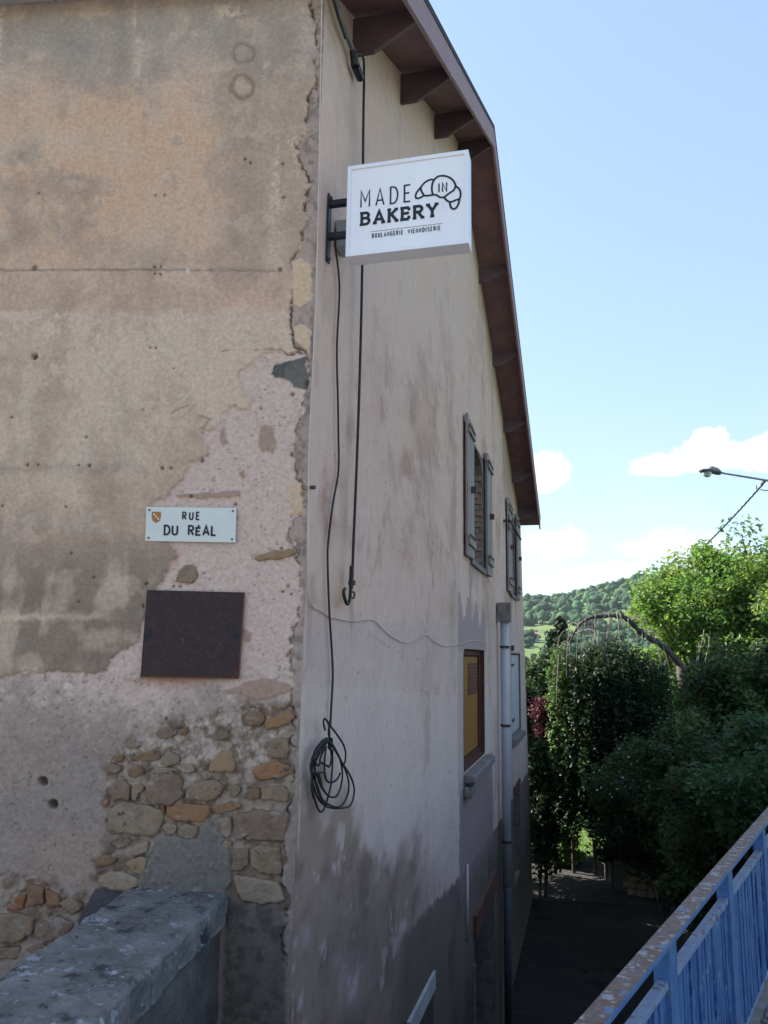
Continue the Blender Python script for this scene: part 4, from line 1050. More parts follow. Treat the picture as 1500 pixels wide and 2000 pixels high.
def text_lines(txt, x, y, h, width, stretch=1.0, slab=False, space=.35):
    """strokes of a word fitted between x and x+width"""
    adv = []
    for ch in txt: adv.append(space * 1.6 if ch == ' ' else GL[ch][0] * stretch)
    gaps = (len(txt) - 1)
    nat = sum(adv); gap = (width / h - nat) / gaps
    out = []; cx = 0
    for ch, a in zip(txt, adv):
        if ch != ' ':
            for ln in GL[ch][1] + (SLAB.get(ch, []) if slab else []): out.append([(x + (cx + p[0] * stretch) * h, y + p[1] * h) for p in ln])
        cx += a + gap
    return out


# ------------------------------------------------------------------ bakery sign on its bracket
TS = .12        # plane of the sign's face along the gable wall


def sface(x, y):
    P = hit(x, y, CORNER + dR * TS, dR); return (P - CORNER) @ nR, P[2]


oa, zt = sface(680, 327); ob, _ = sface(915, 291); _, zb_ = sface(677, 503)
zt, zb_ = 4.395, 3.838; oa, ob = .131, .822
TH = .105
bs = root('bakery_sign', RW(TS + .05, zb_, .03), 'white square lightbox bakery sign with croissant logo projecting from the gable', 'sign')


def BS(o, z, h=0): return RW(TS - h, z, o)


MB().hexa([RW(TS + .012, zb_ + .004, oa + .004), RW(TS + TH, zb_ + .004, oa + .004), RW(TS + TH, zb_ + .004, ob - .004), RW(TS + .012, zb_ + .004, ob - .004), RW(TS + .012, zt - .004, oa + .004), RW(TS + TH, zt - .004, oa + .004), RW(TS + TH, zt - .004, ob - .004), RW(TS + .012, zt - .004, ob - .004)]).build('box', MAT['sign_under'], bs)
fr = MB(); k = .022
fr.rbox(TS - .003, TS + TH + .003, zb_, zb_ + k, oa, ob); fr.rbox(TS - .003, TS + TH + .003, zt - k, zt, oa, ob)
fr.rbox(TS - .003, TS + TH + .003, zb_ + k, zt - k, oa, oa + k); fr.rbox(TS - .003, TS + TH + .003, zb_ + k, zt - k, ob - k, ob)
fr.build('frame', MAT['white_metal'], bs)
MB().rbox(TS + .006, TS + .0119, zb_ + k, zt - k, oa + k, ob - k).build('face', MAT['sign_face'], bs)
h0 = -.006


def bpl(u, v, h): return RW(TS + .006 - h, v, u)


def sp(x, y): return sface(600 + x / 4.286, 270 + y / 4.286)


def bspan(x0, y0, x1, y1): (a, b), (c, d) = sp(x0, y0), sp(x1, y1); return a, b, c, d


u0_, v0_ = sp(443, 577); u1_, v1_ = sp(865, 522); _, vt_ = sp(443, 441)
zc_ = (v0_ + v1_) / 2
made_h = .080
strokes_mesh('lettering', text_lines('MADE', u0_ + .003, zc_, vt_ - v0_, u1_ - u0_ - .006, .72), .0094, bpl, MAT['ink'], bs)
u0_, v0_ = sp(434, 722); u1_, v1_ = sp(1108, 640); _, vt_ = sp(430, 628)
zc_ = (v0_ + v1_) / 2
strokes_mesh('lettering', text_lines('BAKERY', u0_ + .014, zc_, vt_ - v0_, u1_ - u0_ - .032, 1.18, slab=True), .0172, bpl, MAT['ink'], bs)
u0_, v0_ = sp(528, 783); u1_, v1_ = sp(1135, 705)
strokes_mesh('rule', [[(u0_, (v0_ + v1_) / 2), (u1_, (v0_ + v1_) / 2)]], .0022, bpl, MAT['ink'], bs)
u0_, v0_ = sp(542, 834); u1_, v1_ = sp(1112, 760); _, vt_ = sp(542, 800)
strokes_mesh('lettering', text_lines('BOULANGERIE VIENNOISERIE', u0_, (v0_ + v1_) / 2, (vt_ - v0_), u1_ - u0_, .62, space=.28), .0044, bpl, MAT['ink'], bs)
CR = [[(905, 480), (915, 450), (950, 405), (985, 365), (1030, 342), (1060, 345)], [(905, 480), (912, 498), (940, 495), (972, 474), (955, 440), (948, 408)], [(968, 474), (1000, 477), (1050, 470)], [(1060, 345), (1046, 380), (1042, 425), (1050, 470)],
      [(1060, 345), (1090, 318), (1130, 310), (1180, 320), (1220, 350), (1240, 392), (1225, 430), (1190, 455), (1145, 490)], [(1050, 470), (1080, 471), (1110, 490), (1145, 490)], [(1240, 394), (1270, 420), (1283, 455), (1275, 500), (1240, 515), (1195, 530), (1162, 512), (1145, 490)], [(1275, 500), (1265, 545), (1245, 580), (1220, 588), (1200, 570), (1192, 532)]]
lines = []
for ln in CR:
    q = smooth_path([np.array([*sp(*p), 0]) for p in ln], 5); lines.append([(p[0], p[1]) for p in q])
strokes_mesh('croissant_logo', lines, .0112, bpl, MAT['ink'], bs)
a, b = sp(1098, 445); c, d = sp(1166, 437); _, e = sp(1098, 372)
strokes_mesh('lettering', text_lines('IN', a, b - .002, e - b, c - a, .78), .0084, bpl, MAT['ink'], bs)
# bracket
_, zp1 = rpx(636, 377, .02); _, zp0 = rpx(636, 478, .02)
tb = TS + TH / 2
MB().rbox(tb - .025, tb + .025, zb_ + .06 - .05, zt - .16 + .03, .0065, .014).build('wall_plate', MAT['black_metal'], bs)
for zz in (sface(655, 397)[1] + .03, sface(655, 456)[1] + .015):
    MB().rbox(tb - .018, tb + .018, zz - .016, zz + .016, .0141, oa - .001).build('bracket_arm', MAT['black_metal'], bs)
zm = (sface(655, 397)[1] + sface(655, 456)[1]) / 2 + .02
for zz in (zb_ + .03, zt - .15):
    MB().tube([RW(tb, zz, .0145), RW(tb, zz, .026)], .011, 6).build('bolt', MAT['screw'], bs)
# small connection box fixed on the wall behind the bracket
jb = root('junction_box', RW(.36, zm - .09, .01), 'small pale grey junction box on the wall behind the bakery sign bracket', 'junction box')
MB().rbox(.30, .44, zm - .09, zm + .08, .006, .075).build('box', MAT['sign_under'], jb, bevel=.006)
MB().rbox(.305, .435, zm - .085, zm + .075, .0755, .084).build('lid', MAT['white_metal'], jb)

# ------------------------------------------------------------------ street name plate, rust plate
ss = root('street_name_plate', LW(.61, 2.21, .01), 'white enamel street name plate reading RUE DU RÉAL with orange crest', 'sign')
quad = [lpx(288, 991), lpx(463.5, 993), lpx(461.5, 1060.5), lpx(286, 1057.5)]
sA, zA = quad[0]; sB, zB = quad[1]; sC, zC = quad[2]; sD, zD = quad[3]


def SN(u, v, h):        # u,v in 0..1 from the plate's lower left corner
    s = (sD * (1 - u) + sC * u) * (1 - v) + (sA * (1 - u) + sB * u) * v; z = (zD * (1 - u) + zC * u) * (1 - v) + (zA * (1 - u) + zB * u) * v
    return LW(s, z, .017 + h)


MB().hexa([SN(0, 0, -.003), SN(1, 0, -.003), SN(1, 0, 0), SN(0, 0, 0), SN(0, 1, -.003), SN(1, 1, -.003), SN(1, 1, 0), SN(0, 1, 0)]).build('plate', MAT['enamel'], ss, bevel=.0012)
WPL, HPL = .48, .183


def snp(u, v, h): return SN(u / WPL, v / HPL, h)


def sq(x, y): return ((x - 130) / (1085 - 130 + (1100 - 1085) * (480 - y) / 370) * WPL * 1.0, (478 - y) / 365 * HPL)


strokes_mesh('lettering', text_lines('RUE', .198, .118, .038, .088, .85), .0080, snp, MAT['ink'], ss)
strokes_mesh('lettering', text_lines('DU RÉAL', .103, .036, .048, .272, 1.0, space=.4), .0102, snp, MAT['ink'], ss)
cu, cv = .056, .127
sh = [(cu - .025, cv + .030), (cu + .025, cv + .030), (cu + .025, cv - .002), (cu + .018, cv - .02), (cu, cv - .031), (cu - .018, cv - .02), (cu - .025, cv - .002)]
cst = mesh('crest', [snp(p[0], p[1], .0006) for p in sh], [tuple(range(len(sh) - 1, -1, -1))], MAT['crest_orange'], ss)
for (a, b) in ((-.012, .016), (0, .004), (.011, -.008)):
    c = [(cu + a + .0055 * cos(2 * pi * i / 10), cv + b + .0055 * sin(2 * pi * i / 10)) for i in range(10)]
    mesh('crest_dot', [snp(p[0], p[1], .0011) for p in c], [tuple(range(10))], MAT['enamel'], cst)
for (a, b) in ((.018, .017), (.462, .017), (.018, .166), (.462, .166)):
    p = snp(a, b, 0); MB().tube([p, p + nL * .004], .0055, 8).build('screw', MAT['screw'], ss)

rp = root('blank_rust_plate', LW(.57, 1.53, .01), 'square blank dark plate with rusty edges under the street name plate', 'plaque')
q = [lpx(290, 1153), lpx(478, 1157.5), lpx(467, 1324), lpx(277, 1320.5)]
p = [LW(*q[3], .014), LW(*q[2], .014), LW(*q[2], .019), LW(*q[3], .019), LW(*q[0], .014), LW(*q[1], .014), LW(*q[1], .019), LW(*q[0], .019)]
MB().hexa(p).build('plate', MAT['rust_plate'], rp)
# thin rusted angle edging on the lower and right sides
b_ = MB(); b_.hexa([LW(q[3][0], q[3][1] - .006, .012), LW(q[2][0], q[2][1] - .006, .012), LW(q[2][0], q[2][1] - .006, .022), LW(q[3][0], q[3][1] - .006, .022), LW(q[3][0], q[3][1] - .0005, .012), LW(q[2][0], q[2][1] - .0005, .012), LW(q[2][0], q[2][1] - .0005, .022), LW(q[3][0], q[3][1] - .0005, .022)])
b_.build('edging', MAT['rust'], rp)
b_ = MB(); b_.hexa([LW(q[2][0] - .0005, q[2][1], .012), LW(q[2][0] - .005, q[2][1], .012), LW(q[2][0] - .005, q[2][1], .021), LW(q[2][0] - .0005, q[2][1], .021), LW(q[1][0] - .0005, q[1][1], .012), LW(q[1][0] - .005, q[1][1], .012), LW(q[1][0] - .005, q[1][1], .021), LW(q[1][0] - .0005, q[1][1], .021)])
b_.build('edging', MAT['rust'], rp)

# ------------------------------------------------------------------ cables on the gable wall
def wallpath(pts, o): return [RW(*rpx(x, y, oo), oo) for (x, y), oo in zip(pts, o if hasattr(o, '__len__') else [o] * len(pts))]


cb = root('hanging_strain_cable', RW(.8, 2.0, .03), 'long straight black cable hanging from the eaves to a hooked clamp', 'cable')
top = wallpath([(644, -40), (668, 45), (690, 100)], .05)
MB().tube(top, .016, 9).build('conduit', MAT['grey_pipe'], cb, smooth=True)
MB().tube(wallpath([(640, -40), (660, 30), (675, 75)], .07), .009, 7).build('sheath', MAT['cable'], cb, smooth=True)
for p0, p1, r in (((690, 97), (693, 128), .026), ((694, 128), (704, 152), .03)):
    MB().tube(wallpath([p0, p1], .05), r, 8).build('clamp', MAT['cable'], cb)
lp = smooth_path(wallpath([(694, 106), (703, 104), (710, 115), (711, 140), (711, 165)], .06), 6)
MB().tube(lp, .008, 7).build('loop', MAT['cable'], cb, smooth=True)
MB().tube(smooth_path(wallpath([(711, 160), (709.5, 260), (707.5, 520), (703, 720), (697, 900), (690.5, 1060), (688, 1130)], .06), 6), .0085, 8).build('cable', MAT['cable'], cb, smooth=True)
MB().tube(wallpath([(687, 1105), (685.5, 1150)], .06), .013, 8).build('turnbuckle', MAT['cable'], cb)
MB().tube(wallpath([(687.5, 1134), (687, 1142)], .06), .021, 8).build('collar', MAT['iron'], cb)
MB().tube(smooth_path(wallpath([(685, 1150), (683, 1170), (679, 1180), (674, 1172), (671, 1156), (674, 1150)], .06), 5), .010, 7).build('hook', MAT['cable'], cb, smooth=True)
MB().tube(smooth_path(wallpath([(686, 1155), (692, 1158), (691, 1168), (685, 1166)], .06), 5), .006, 7).build('ring', MAT['iron'], cb, smooth=True)

cc = root('coiled_black_cable', RW(.35, .85, .02), 'thin black cable dropping from the bakery sign to a tangled coil', 'cable')
MB().tube(smooth_path(wallpath([(655, 445), (655, 480), (663, 560), (658, 680), (660, 780), (661, 850), (661, 920), (650, 985), (641, 1060), (640, 1100), (643, 1190), (648, 1270), (650, 1320), (647, 1380), (645, 1420)], .022), 6), .0062, 7).build('cable', MAT['cable'], cc, smooth=True)


def coilp(pts, o0, r=.0055, name='loop'):
    P = [(590 + x / 9.09, 1380 + y / 9.09) for x, y in pts]
    o = [o0 + .10 * np.clip((x - 605) / 85, 0, 1) for x, _ in P]
    MB().tube(smooth_path(wallpath(P, o), 6), r, 6).build(name, MAT['cable'], cc, smooth=True)


coilp([(495, 250), (470, 420), (480, 560), (520, 700)], .02)
coilp([(410, 420), (380, 300), (395, 215), (440, 250), (480, 350), (490, 560)], .02)
coilp([(500, 345), (600, 470), (720, 650), (770, 800), (765, 960), (740, 1030)], .02)
coilp([(500, 600), (560, 700), (640, 850), (720, 1010), (850, 1220), (920, 1420), (915, 1600), (850, 1760), (700, 1800), (520, 1800), (380, 1740), (270, 1600), (200, 1400), (160, 1100), (220, 850), (330, 640), (430, 560)], .025)
coilp([(490, 640), (600, 800), (720, 1020), (800, 1220), (830, 1420), (790, 1620), (680, 1770), (520, 1760), (360, 1640), (280, 1430), (190, 1200), (200, 950), (320, 700), (440, 590)], .03)
coilp([(480, 620), (640, 860), (700, 1050), (715, 1250), (680, 1450), (620, 1580), (540, 1610), (440, 1560), (340, 1420), (280, 1250), (220, 1080), (250, 850), (400, 620)], .035)
coilp([(430, 640), (300, 760), (200, 980), (170, 1250), (190, 1500), (240, 1700), (290, 1830), (340, 1870), (400, 1800), (420, 1700)], .03)
coilp([(450, 620), (330, 800), (240, 1000), (230, 1250), (270, 1480), (350, 1650), (430, 1720)], .035)
coilp([(470, 600), (280, 700), (170, 950), (160, 1150), (300, 1170), (400, 1170)], .04)
coilp([(400, 700), (260, 850), (150, 1020), (170, 1200), (170, 1450), (210, 1640)], .045)
coilp([(330, 990), (440, 1050), (490, 1060), (520, 900), (500, 700)], .02)
coilp([(540, 760), (540, 1000), (520, 1300), (510, 1400), (480, 1540), (440, 1680), (430, 1760)], .02)
coilp([(430, 700), (400, 950), (400, 1150), (430, 1300), (510, 1350), (620, 1290), (680, 1180)], .02)
coilp([(470, 560), (360, 660), (250, 800), (210, 950), (300, 1050), (330, 900), (420, 700)], .05)
coilp([(300, 1200), (360, 1420), (420, 1530), (480, 1590)], .03)
coilp([(520, 560), (525, 640), (500, 740), (480, 720), (480, 600)], .03, .008)

wc = root('white_bell_wire', RW(1.5, 1.8, .01), 'thin dirty white wire running down the corner and across the gable', 'wire')
MB().tube(smooth_path(wallpath([(629, -30), (626, 160), (622, 380), (618, 560), (613, 680), (607, 800), (603, 900), (602, 1010), (602, 1100), (603, 1160), (610, 1183), (628, 1194), (648, 1206), (690, 1213), (728, 1211), (745, 1226), (765, 1243), (793, 1256), (815, 1250), (832, 1240), (848, 1253), (870, 1262), (897, 1258), (920, 1252), (950, 1253)], .0105), 7), .0036, 6).build('wire', MAT['white_cable'], wc, smooth=True)
MB().tube([RW(*rpx(605, 952), .006), RW(*rpx(605, 952), .03)], .011, 7).build('wire_clip', MAT['iron'], wc)

# ------------------------------------------------------------------ parapet on the street side
PZ = .53
pdir = np.array([sin(radians(5.8)), cos(radians(5.8)), 0]); pn_ = np.array([pdir[1], -pdir[0], 0])
pc = LW((.3276 + .7967) / 2, 0, 0); PW = .232
ppt = root('stone_parapet', pc - EZ * .35 - pdir * 2, 'low weathered grey parapet wall with rough coping slabs abutting the street wall', 'parapet')


def PP(k, w, z): return pc - pdir * k + pn_ * w + EZ * z


def rough_block(name, k0, k1, w0, w1, z0, z1, mat, seed, amp=.008, n=(26, 14), bev=.02):
    """slab with worn, pitted top and chipped edges"""
    a, b = n; KK, WW = np.meshgrid(np.linspace(k0, k1, a), np.linspace(w0, w1, b), indexing='ij')
    chip = bev * (.35 + 2.2 * np.clip(fbm(KK * 11 + seed, WW * 0 + z1 * 7, 66, 5) - .38, 0, 1) * 2)
    e = np.clip(np.minimum(np.minimum(WW - w0, w1 - WW), np.minimum(KK - k0, k1 - KK) * 2.5) / chip, 0, 1); ee = 1 - (1 - e) ** 2
    h = amp * 2 * (fbm(KK * 7 + seed, WW * 7, 60, 4) - .5) + amp * 1.1 * (fbm(KK * 40 + seed, WW * 40, 61, 4) - .5) - amp * 1.6 * np.clip(fbm(KK * 55 + seed, WW * 55, 64, 3) - .62, 0, 1) * 4
    side = ((WW <= w0 + 1e-6) * 1.0 - (WW >= w1 - 1e-6) * 1.0) * chip * .55
    P = pc - KK[..., None] * pdir + (WW + side)[..., None] * pn_ + (z1 + h - (1 - ee) * chip * .8)[..., None] * EZ
    V = [q for q in P.reshape(-1, 3)]; F = []
    for i in range(a - 1):
        for j in range(b - 1): F.append((i * b + j, i * b + j + 1, (i + 1) * b + j + 1, (i + 1) * b + j))
    ring = [i * b for i in range(a)] + [(a - 1) * b + j for j in range(1, b)] + [i * b + b - 1 for i in range(a - 2, -1, -1)] + [j for j in range(b - 2, 0, -1)]
    R = P.reshape(-1, 3)[ring]; m = len(ring); prev = ring; levels = 10 if z1 - z0 < 1 else 40
    for l in range(1, levels + 1):
        f = l / levels; zz = R[:, 2] * (1 - f) + z0 * f
        wob = amp * 3.2 * (fbm((R[:, 0] + R[:, 1]) * 13 + seed, zz * 13, 63, 5) - .5) * (l < levels)
        back = (np.arange(m) < a) * -1.0 + ((np.arange(m) >= a + b - 1) & (np.arange(m) < 2 * a + b - 2)) * 1.0
        cur = list(range(len(V), len(V) + m))
        for q in range(m): V.append(np.array([R[q, 0] + pn_[0] * (wob[q] + back[q] * .004), R[q, 1] + pn_[1] * (wob[q] + back[q] * .004), zz[q]]))
        for q in range(m): F.append((prev[q], prev[(q + 1) % m], cur[(q + 1) % m], cur[q]))
        prev = cur
    F.append(tuple(reversed(prev)))
    return mesh(name, V, F, mat, ppt, smooth=True)


# slab joints read off the photograph
kj = [-.02, .26, .50, .80, 1.16, 1.75, 2.4, 3.2]
kj = [-.02, .395, .945, 1.6, 2.3, 3.1]
for i in range(len(kj) - 1):
    rough_block('coping_slab', kj[i] + .007, kj[i + 1] - .007, -PW - .02, PW + .02, PZ - .13 + .004 * (i % 2), PZ + .006 * ((i * 7) % 3 - 1), MAT['coping'], i * 3.1, .009, (90, 60), .022)
rough_block('parapet_body', -.05, 3.1, -PW + .01, PW - .015, LANE_Z + .1, PZ - .135, MAT['parapet'], 9.0, .012, (150, 8))

# ------------------------------------------------------------------ blue railing
rl = root('blue_railing', RL(2.2, 0, 0), 'peeling blue steel railing with rusty worn top rail along the pavement', 'railing')
K0, K1 = -1.2, 7.2
MB().hexa([RL(K0, -.031, .738), RL(K1, -.031, .738), RL(K1, .031, .738), RL(K0, .031, .738), RL(K0, -.031, .758), RL(K1, -.031, .758), RL(K1, .031, .758), RL(K0, .031, .758)]).build('top_rail_core', MAT['rail_side'], rl, bevel=.004)
MB().hexa([RL(K0, -.0300, .7582), RL(K1, -.0300, .7582), RL(K1, .0300, .7582), RL(K0, .0300, .7582), RL(K0, -.0292, .7608), RL(K1, -.0292, .7608), RL(K1, .0292, .7608), RL(K0, .0292, .7608)]).build('top_rail', MAT['rail_top'], rl)
posts = [-.33, .75, 1.83, 2.90, 3.98, 5.06, 6.14]
for k in posts:
    MB().hexa([RL(k - .05, -.026, 0), RL(k + .05, -.026, 0), RL(k + .05, .026, 0), RL(k - .05, .026, 0), RL(k - .05, -.026, .737), RL(k + .05, -.026, .737), RL(k + .05, .026, .737), RL(k - .05, .026, .737)]).build('post', MAT['rail_side'], rl)
pk = None
for a, b in zip([K0] + posts, posts + [K1]):
    a2, b2 = a + .052, b - .052
    if b2 - a2 < .1: continue
    for z0_, z1_ in ((.616, .640), (.03, .052)):
        MB().hexa([RL(a2, -.014, z0_), RL(b2, -.014, z0_), RL(b2, .020, z0_), RL(a2, .020, z0_), RL(a2, -.014, z1_), RL(b2, -.014, z1_), RL(b2, .020, z1_), RL(a2, .020, z1_)]).build('mid_rail' if z0_ > .3 else 'bottom_rail', MAT['rail_top'] if z0_ > .3 and False else MAT['rail_mid'], rl, bevel=.002)
    n = max(1, int((b2 - a2) / .043)); st_ = (b2 - a2) / n
    for i in range(n):
        k = a2 + (i + .5) * st_ + random.uniform(-.002, .002); w = .0188
        tz = random.uniform(-.004, .004)
        if pk is None:
            pk = MB().hexa([RL(k - w, -.006, .0525), RL(k + w, -.006, .0525), RL(k + w, .014, .0525), RL(k - w, .014, .0525), RL(k - w, -.006, .6155), RL(k + w, -.006, .6155), RL(k + w, .014, .6155), RL(k - w, .014, .6155)]).build('picket', MAT['picket'], rl); pk0 = k
        else:
            o = pk.copy(); COL.objects.link(o); o.parent = rl
            d_ = rd * (k - pk0) + rn * tz; o.location = d_

# ------------------------------------------------------------------ foliage
def leaves(name, C, N, spread, size, cols, mat, parent, seed, flat=.8, droop=0):
    """C: cluster centres (m,3); N leaves in all"""
    rng = np.random.default_rng(seed)
    idx = rng.integers(0, len(C), N)
    sp_ = spread[idx] if hasattr(spread, '__len__') else spread
    d = rng.normal(0, 1, (N, 3)); r = rng.random(N) ** .45
    d = d / np.linalg.norm(d, axis=1)[:, None] * (r * sp_)[:, None]; d[:, 2] *= flat
    P = C[idx] + d
    if droop: P[:, 2] -= droop * r * r
    n = rng.normal(0, 1, (N, 3)); n[:, 2] = np.abs(n[:, 2]) + .5; n += d / (np.abs(sp_).reshape(-1, 1) if hasattr(sp_, '__len__') else sp_) * .7; n /= np.linalg.norm(n, axis=1)[:, None]
    a = rng.normal(0, 1, (N, 3)); a -= n * (a * n).sum(1)[:, None]; a /= np.linalg.norm(a, axis=1)[:, None]; b = np.cross(n, a)
    s = size * rng.uniform(.5, 1.15, N) * np.where(rng.random(N) < .15, 1.35, 1)
    a = a * s[:, None] * .62; b = b * s[:, None] * .34
    fold = n * (s * .10)[:, None]
    V = np.stack([P - a, P - b * 1 + fold, P + a, P + b + fold], 1).reshape(-1, 3)
    Q = np.arange(4 * N).reshape(N, 4)
    cl = np.array(cols); cc = cl[rng.integers(0, len(cl), len(C))][idx] * rng.uniform(.75, 1.25, (N, 1))
    cc = np.repeat(cc, 4, 0)
    return fast_quads(name, V, Q, mat, parent, color=cc, smooth=False)


def crown_points(c, r, n, rng, shell=.55, noise=.28, seed=0):
    d = rng.normal(0, 1, (n, 3)); d /= np.linalg.norm(d, axis=1)[:, None]
    az = np.arctan2(d[:, 1], d[:, 0])
    lump = 1 + noise * 2 * (vnoise(az * 2.2 + seed * 3.1 + 20, d[:, 2] * 2.6 + 20, seed) - .5)
    rad = (shell + (1 - shell) * rng.random(n) ** .6) * lump
    inner = rng.random(n) < .22; rad[inner] *= rng.random(inner.sum())
    return c + d * rad[:, None] * r


def limbs(base, C, c, name, mat, parent, rng, r0=.16, nmain=5, every=4):
    b = MB()
    top = c + EZ * 0
    trunk = smooth_path([base, base * .6 + top * .4 + np.array([rng.normal(0, .12), rng.normal(0, .12), 0]), top], 5)
    b.tube(trunk, list(np.linspace(r0, r0 * .45, len(trunk))), 8)
    for i in range(0, len(C), every):
        p = C[i]; f = rng.uniform(.35, 1.0); s = trunk[int(f * (len(trunk) - 1))]
        mid = s * .5 + p * .5 + np.array([rng.normal(0, .15), rng.normal(0, .15), rng.uniform(.05, .3)])
        path = smooth_path([s, mid, p], 3); L = np.linalg.norm(p - s)
        b.tube(path, list(np.linspace(r0 * .28, .012, len(path))), 5, caps=False)
    return b.build(name, mat, parent, smooth=True)


GZG = LANE_Z - .06


def tree(name, label, cat, px, py, depth, rx, rz, n, nl, size, cols, spread, seed, mat='leaf', ry=None, shell=.55, noise=.28, r0=.16, group=None, basez=None, trunk=True, every=3, flat=.8):
    rng = np.random.default_rng(seed); c = at(px, py, depth); ry = ry or rx
    bz = float(terrain(np.array([c[0]]), np.array([c[1]]))[0]) if basez is None else basez
    base = np.array([c[0] + rng.normal(0, .1), c[1], bz])
    t = root(name, base, label, cat, group)
    C = crown_points(c, np.array([rx, ry, rz]), n, rng, shell, noise, seed)
    C = C[C[:, 2] > bz + .1]
    if trunk: limbs(base, C, c, 'trunk', MAT['bark'], t, rng, r0, every=every)
    leaves('crown', C, nl, spread * np.random.default_rng(seed + 1).uniform(.6, 1.3, len(C)), size, cols, MAT[mat], t, seed + 2, flat)
    return t, C, c


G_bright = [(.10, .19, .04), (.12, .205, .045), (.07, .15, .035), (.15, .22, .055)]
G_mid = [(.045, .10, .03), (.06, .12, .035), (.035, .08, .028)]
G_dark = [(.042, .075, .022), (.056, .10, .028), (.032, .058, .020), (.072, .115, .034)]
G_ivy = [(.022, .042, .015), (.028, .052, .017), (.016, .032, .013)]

tree('broadleaf_tree', 'tall bright green leafy tree rising highest behind the darker trees', 'tree', 1440, 1258, 23.5, 2.85, 3.2, 420, 80000, .135, G_bright, .55, 11, noise=.2, shell=.45, r0=.22)
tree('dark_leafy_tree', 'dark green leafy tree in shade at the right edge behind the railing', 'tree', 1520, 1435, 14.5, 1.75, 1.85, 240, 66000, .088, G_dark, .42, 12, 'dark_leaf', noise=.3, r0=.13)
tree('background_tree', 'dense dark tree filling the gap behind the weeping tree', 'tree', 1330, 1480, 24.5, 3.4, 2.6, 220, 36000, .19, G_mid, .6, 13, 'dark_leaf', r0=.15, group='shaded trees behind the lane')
tree('background_tree', 'dark tree at the end of the lane beside the far house corner', 'tree', 1040, 1490, 23.5, 1.05, 2.9, 150, 30000, .13, G_dark, .42, 14, 'dark_leaf', r0=.12, group='shaded trees behind the lane')


def conifer():
    c = at(1092, 1205, 29); base = np.array([c[0], c[1], terrain(np.array([c[0]]), np.array([c[1]]))[0]])
    t = root('spruce_tree', base, 'dark conifer with drooping boughs just right of the far house corner', 'tree')
    b = MB().tube([base, c], [.16, .02], 7); Cp = []
    rng = np.random.default_rng(5); H = c[2] - base[2]
    for i in range(150):
        f = rng.random() ** .8; z = c[2] - f * H * .85; R = .12 + 1.75 * f ** .85 * rng.uniform(.75, 1.15); a = rng.uniform(0, 2 * pi)
        d = np.array([cos(a), sin(a), 0]); s = np.array([c[0], c[1], z]); e = s + d * R - EZ * (R * .28); m = s + d * R * .5 + EZ * .03
        b.tube(smooth_path([s, m, e], 3), [.02, .018, .016, .013, .011, .009, .006], 4, caps=False)
        for k in np.linspace(.25, 1, 9): Cp.append(s + (m - s) * min(k * 2, 1) + (e - m) * max(k * 2 - 1, 0) - EZ * .03)
    b.build('trunk', MAT['bark'], t); leaves('crown', np.array(Cp), 26000, .16, .15, [(.03, .055, .03), (.045, .07, .035), (.06, .085, .04)], MAT['needle'], t, 6, .6, .06)


conifer()


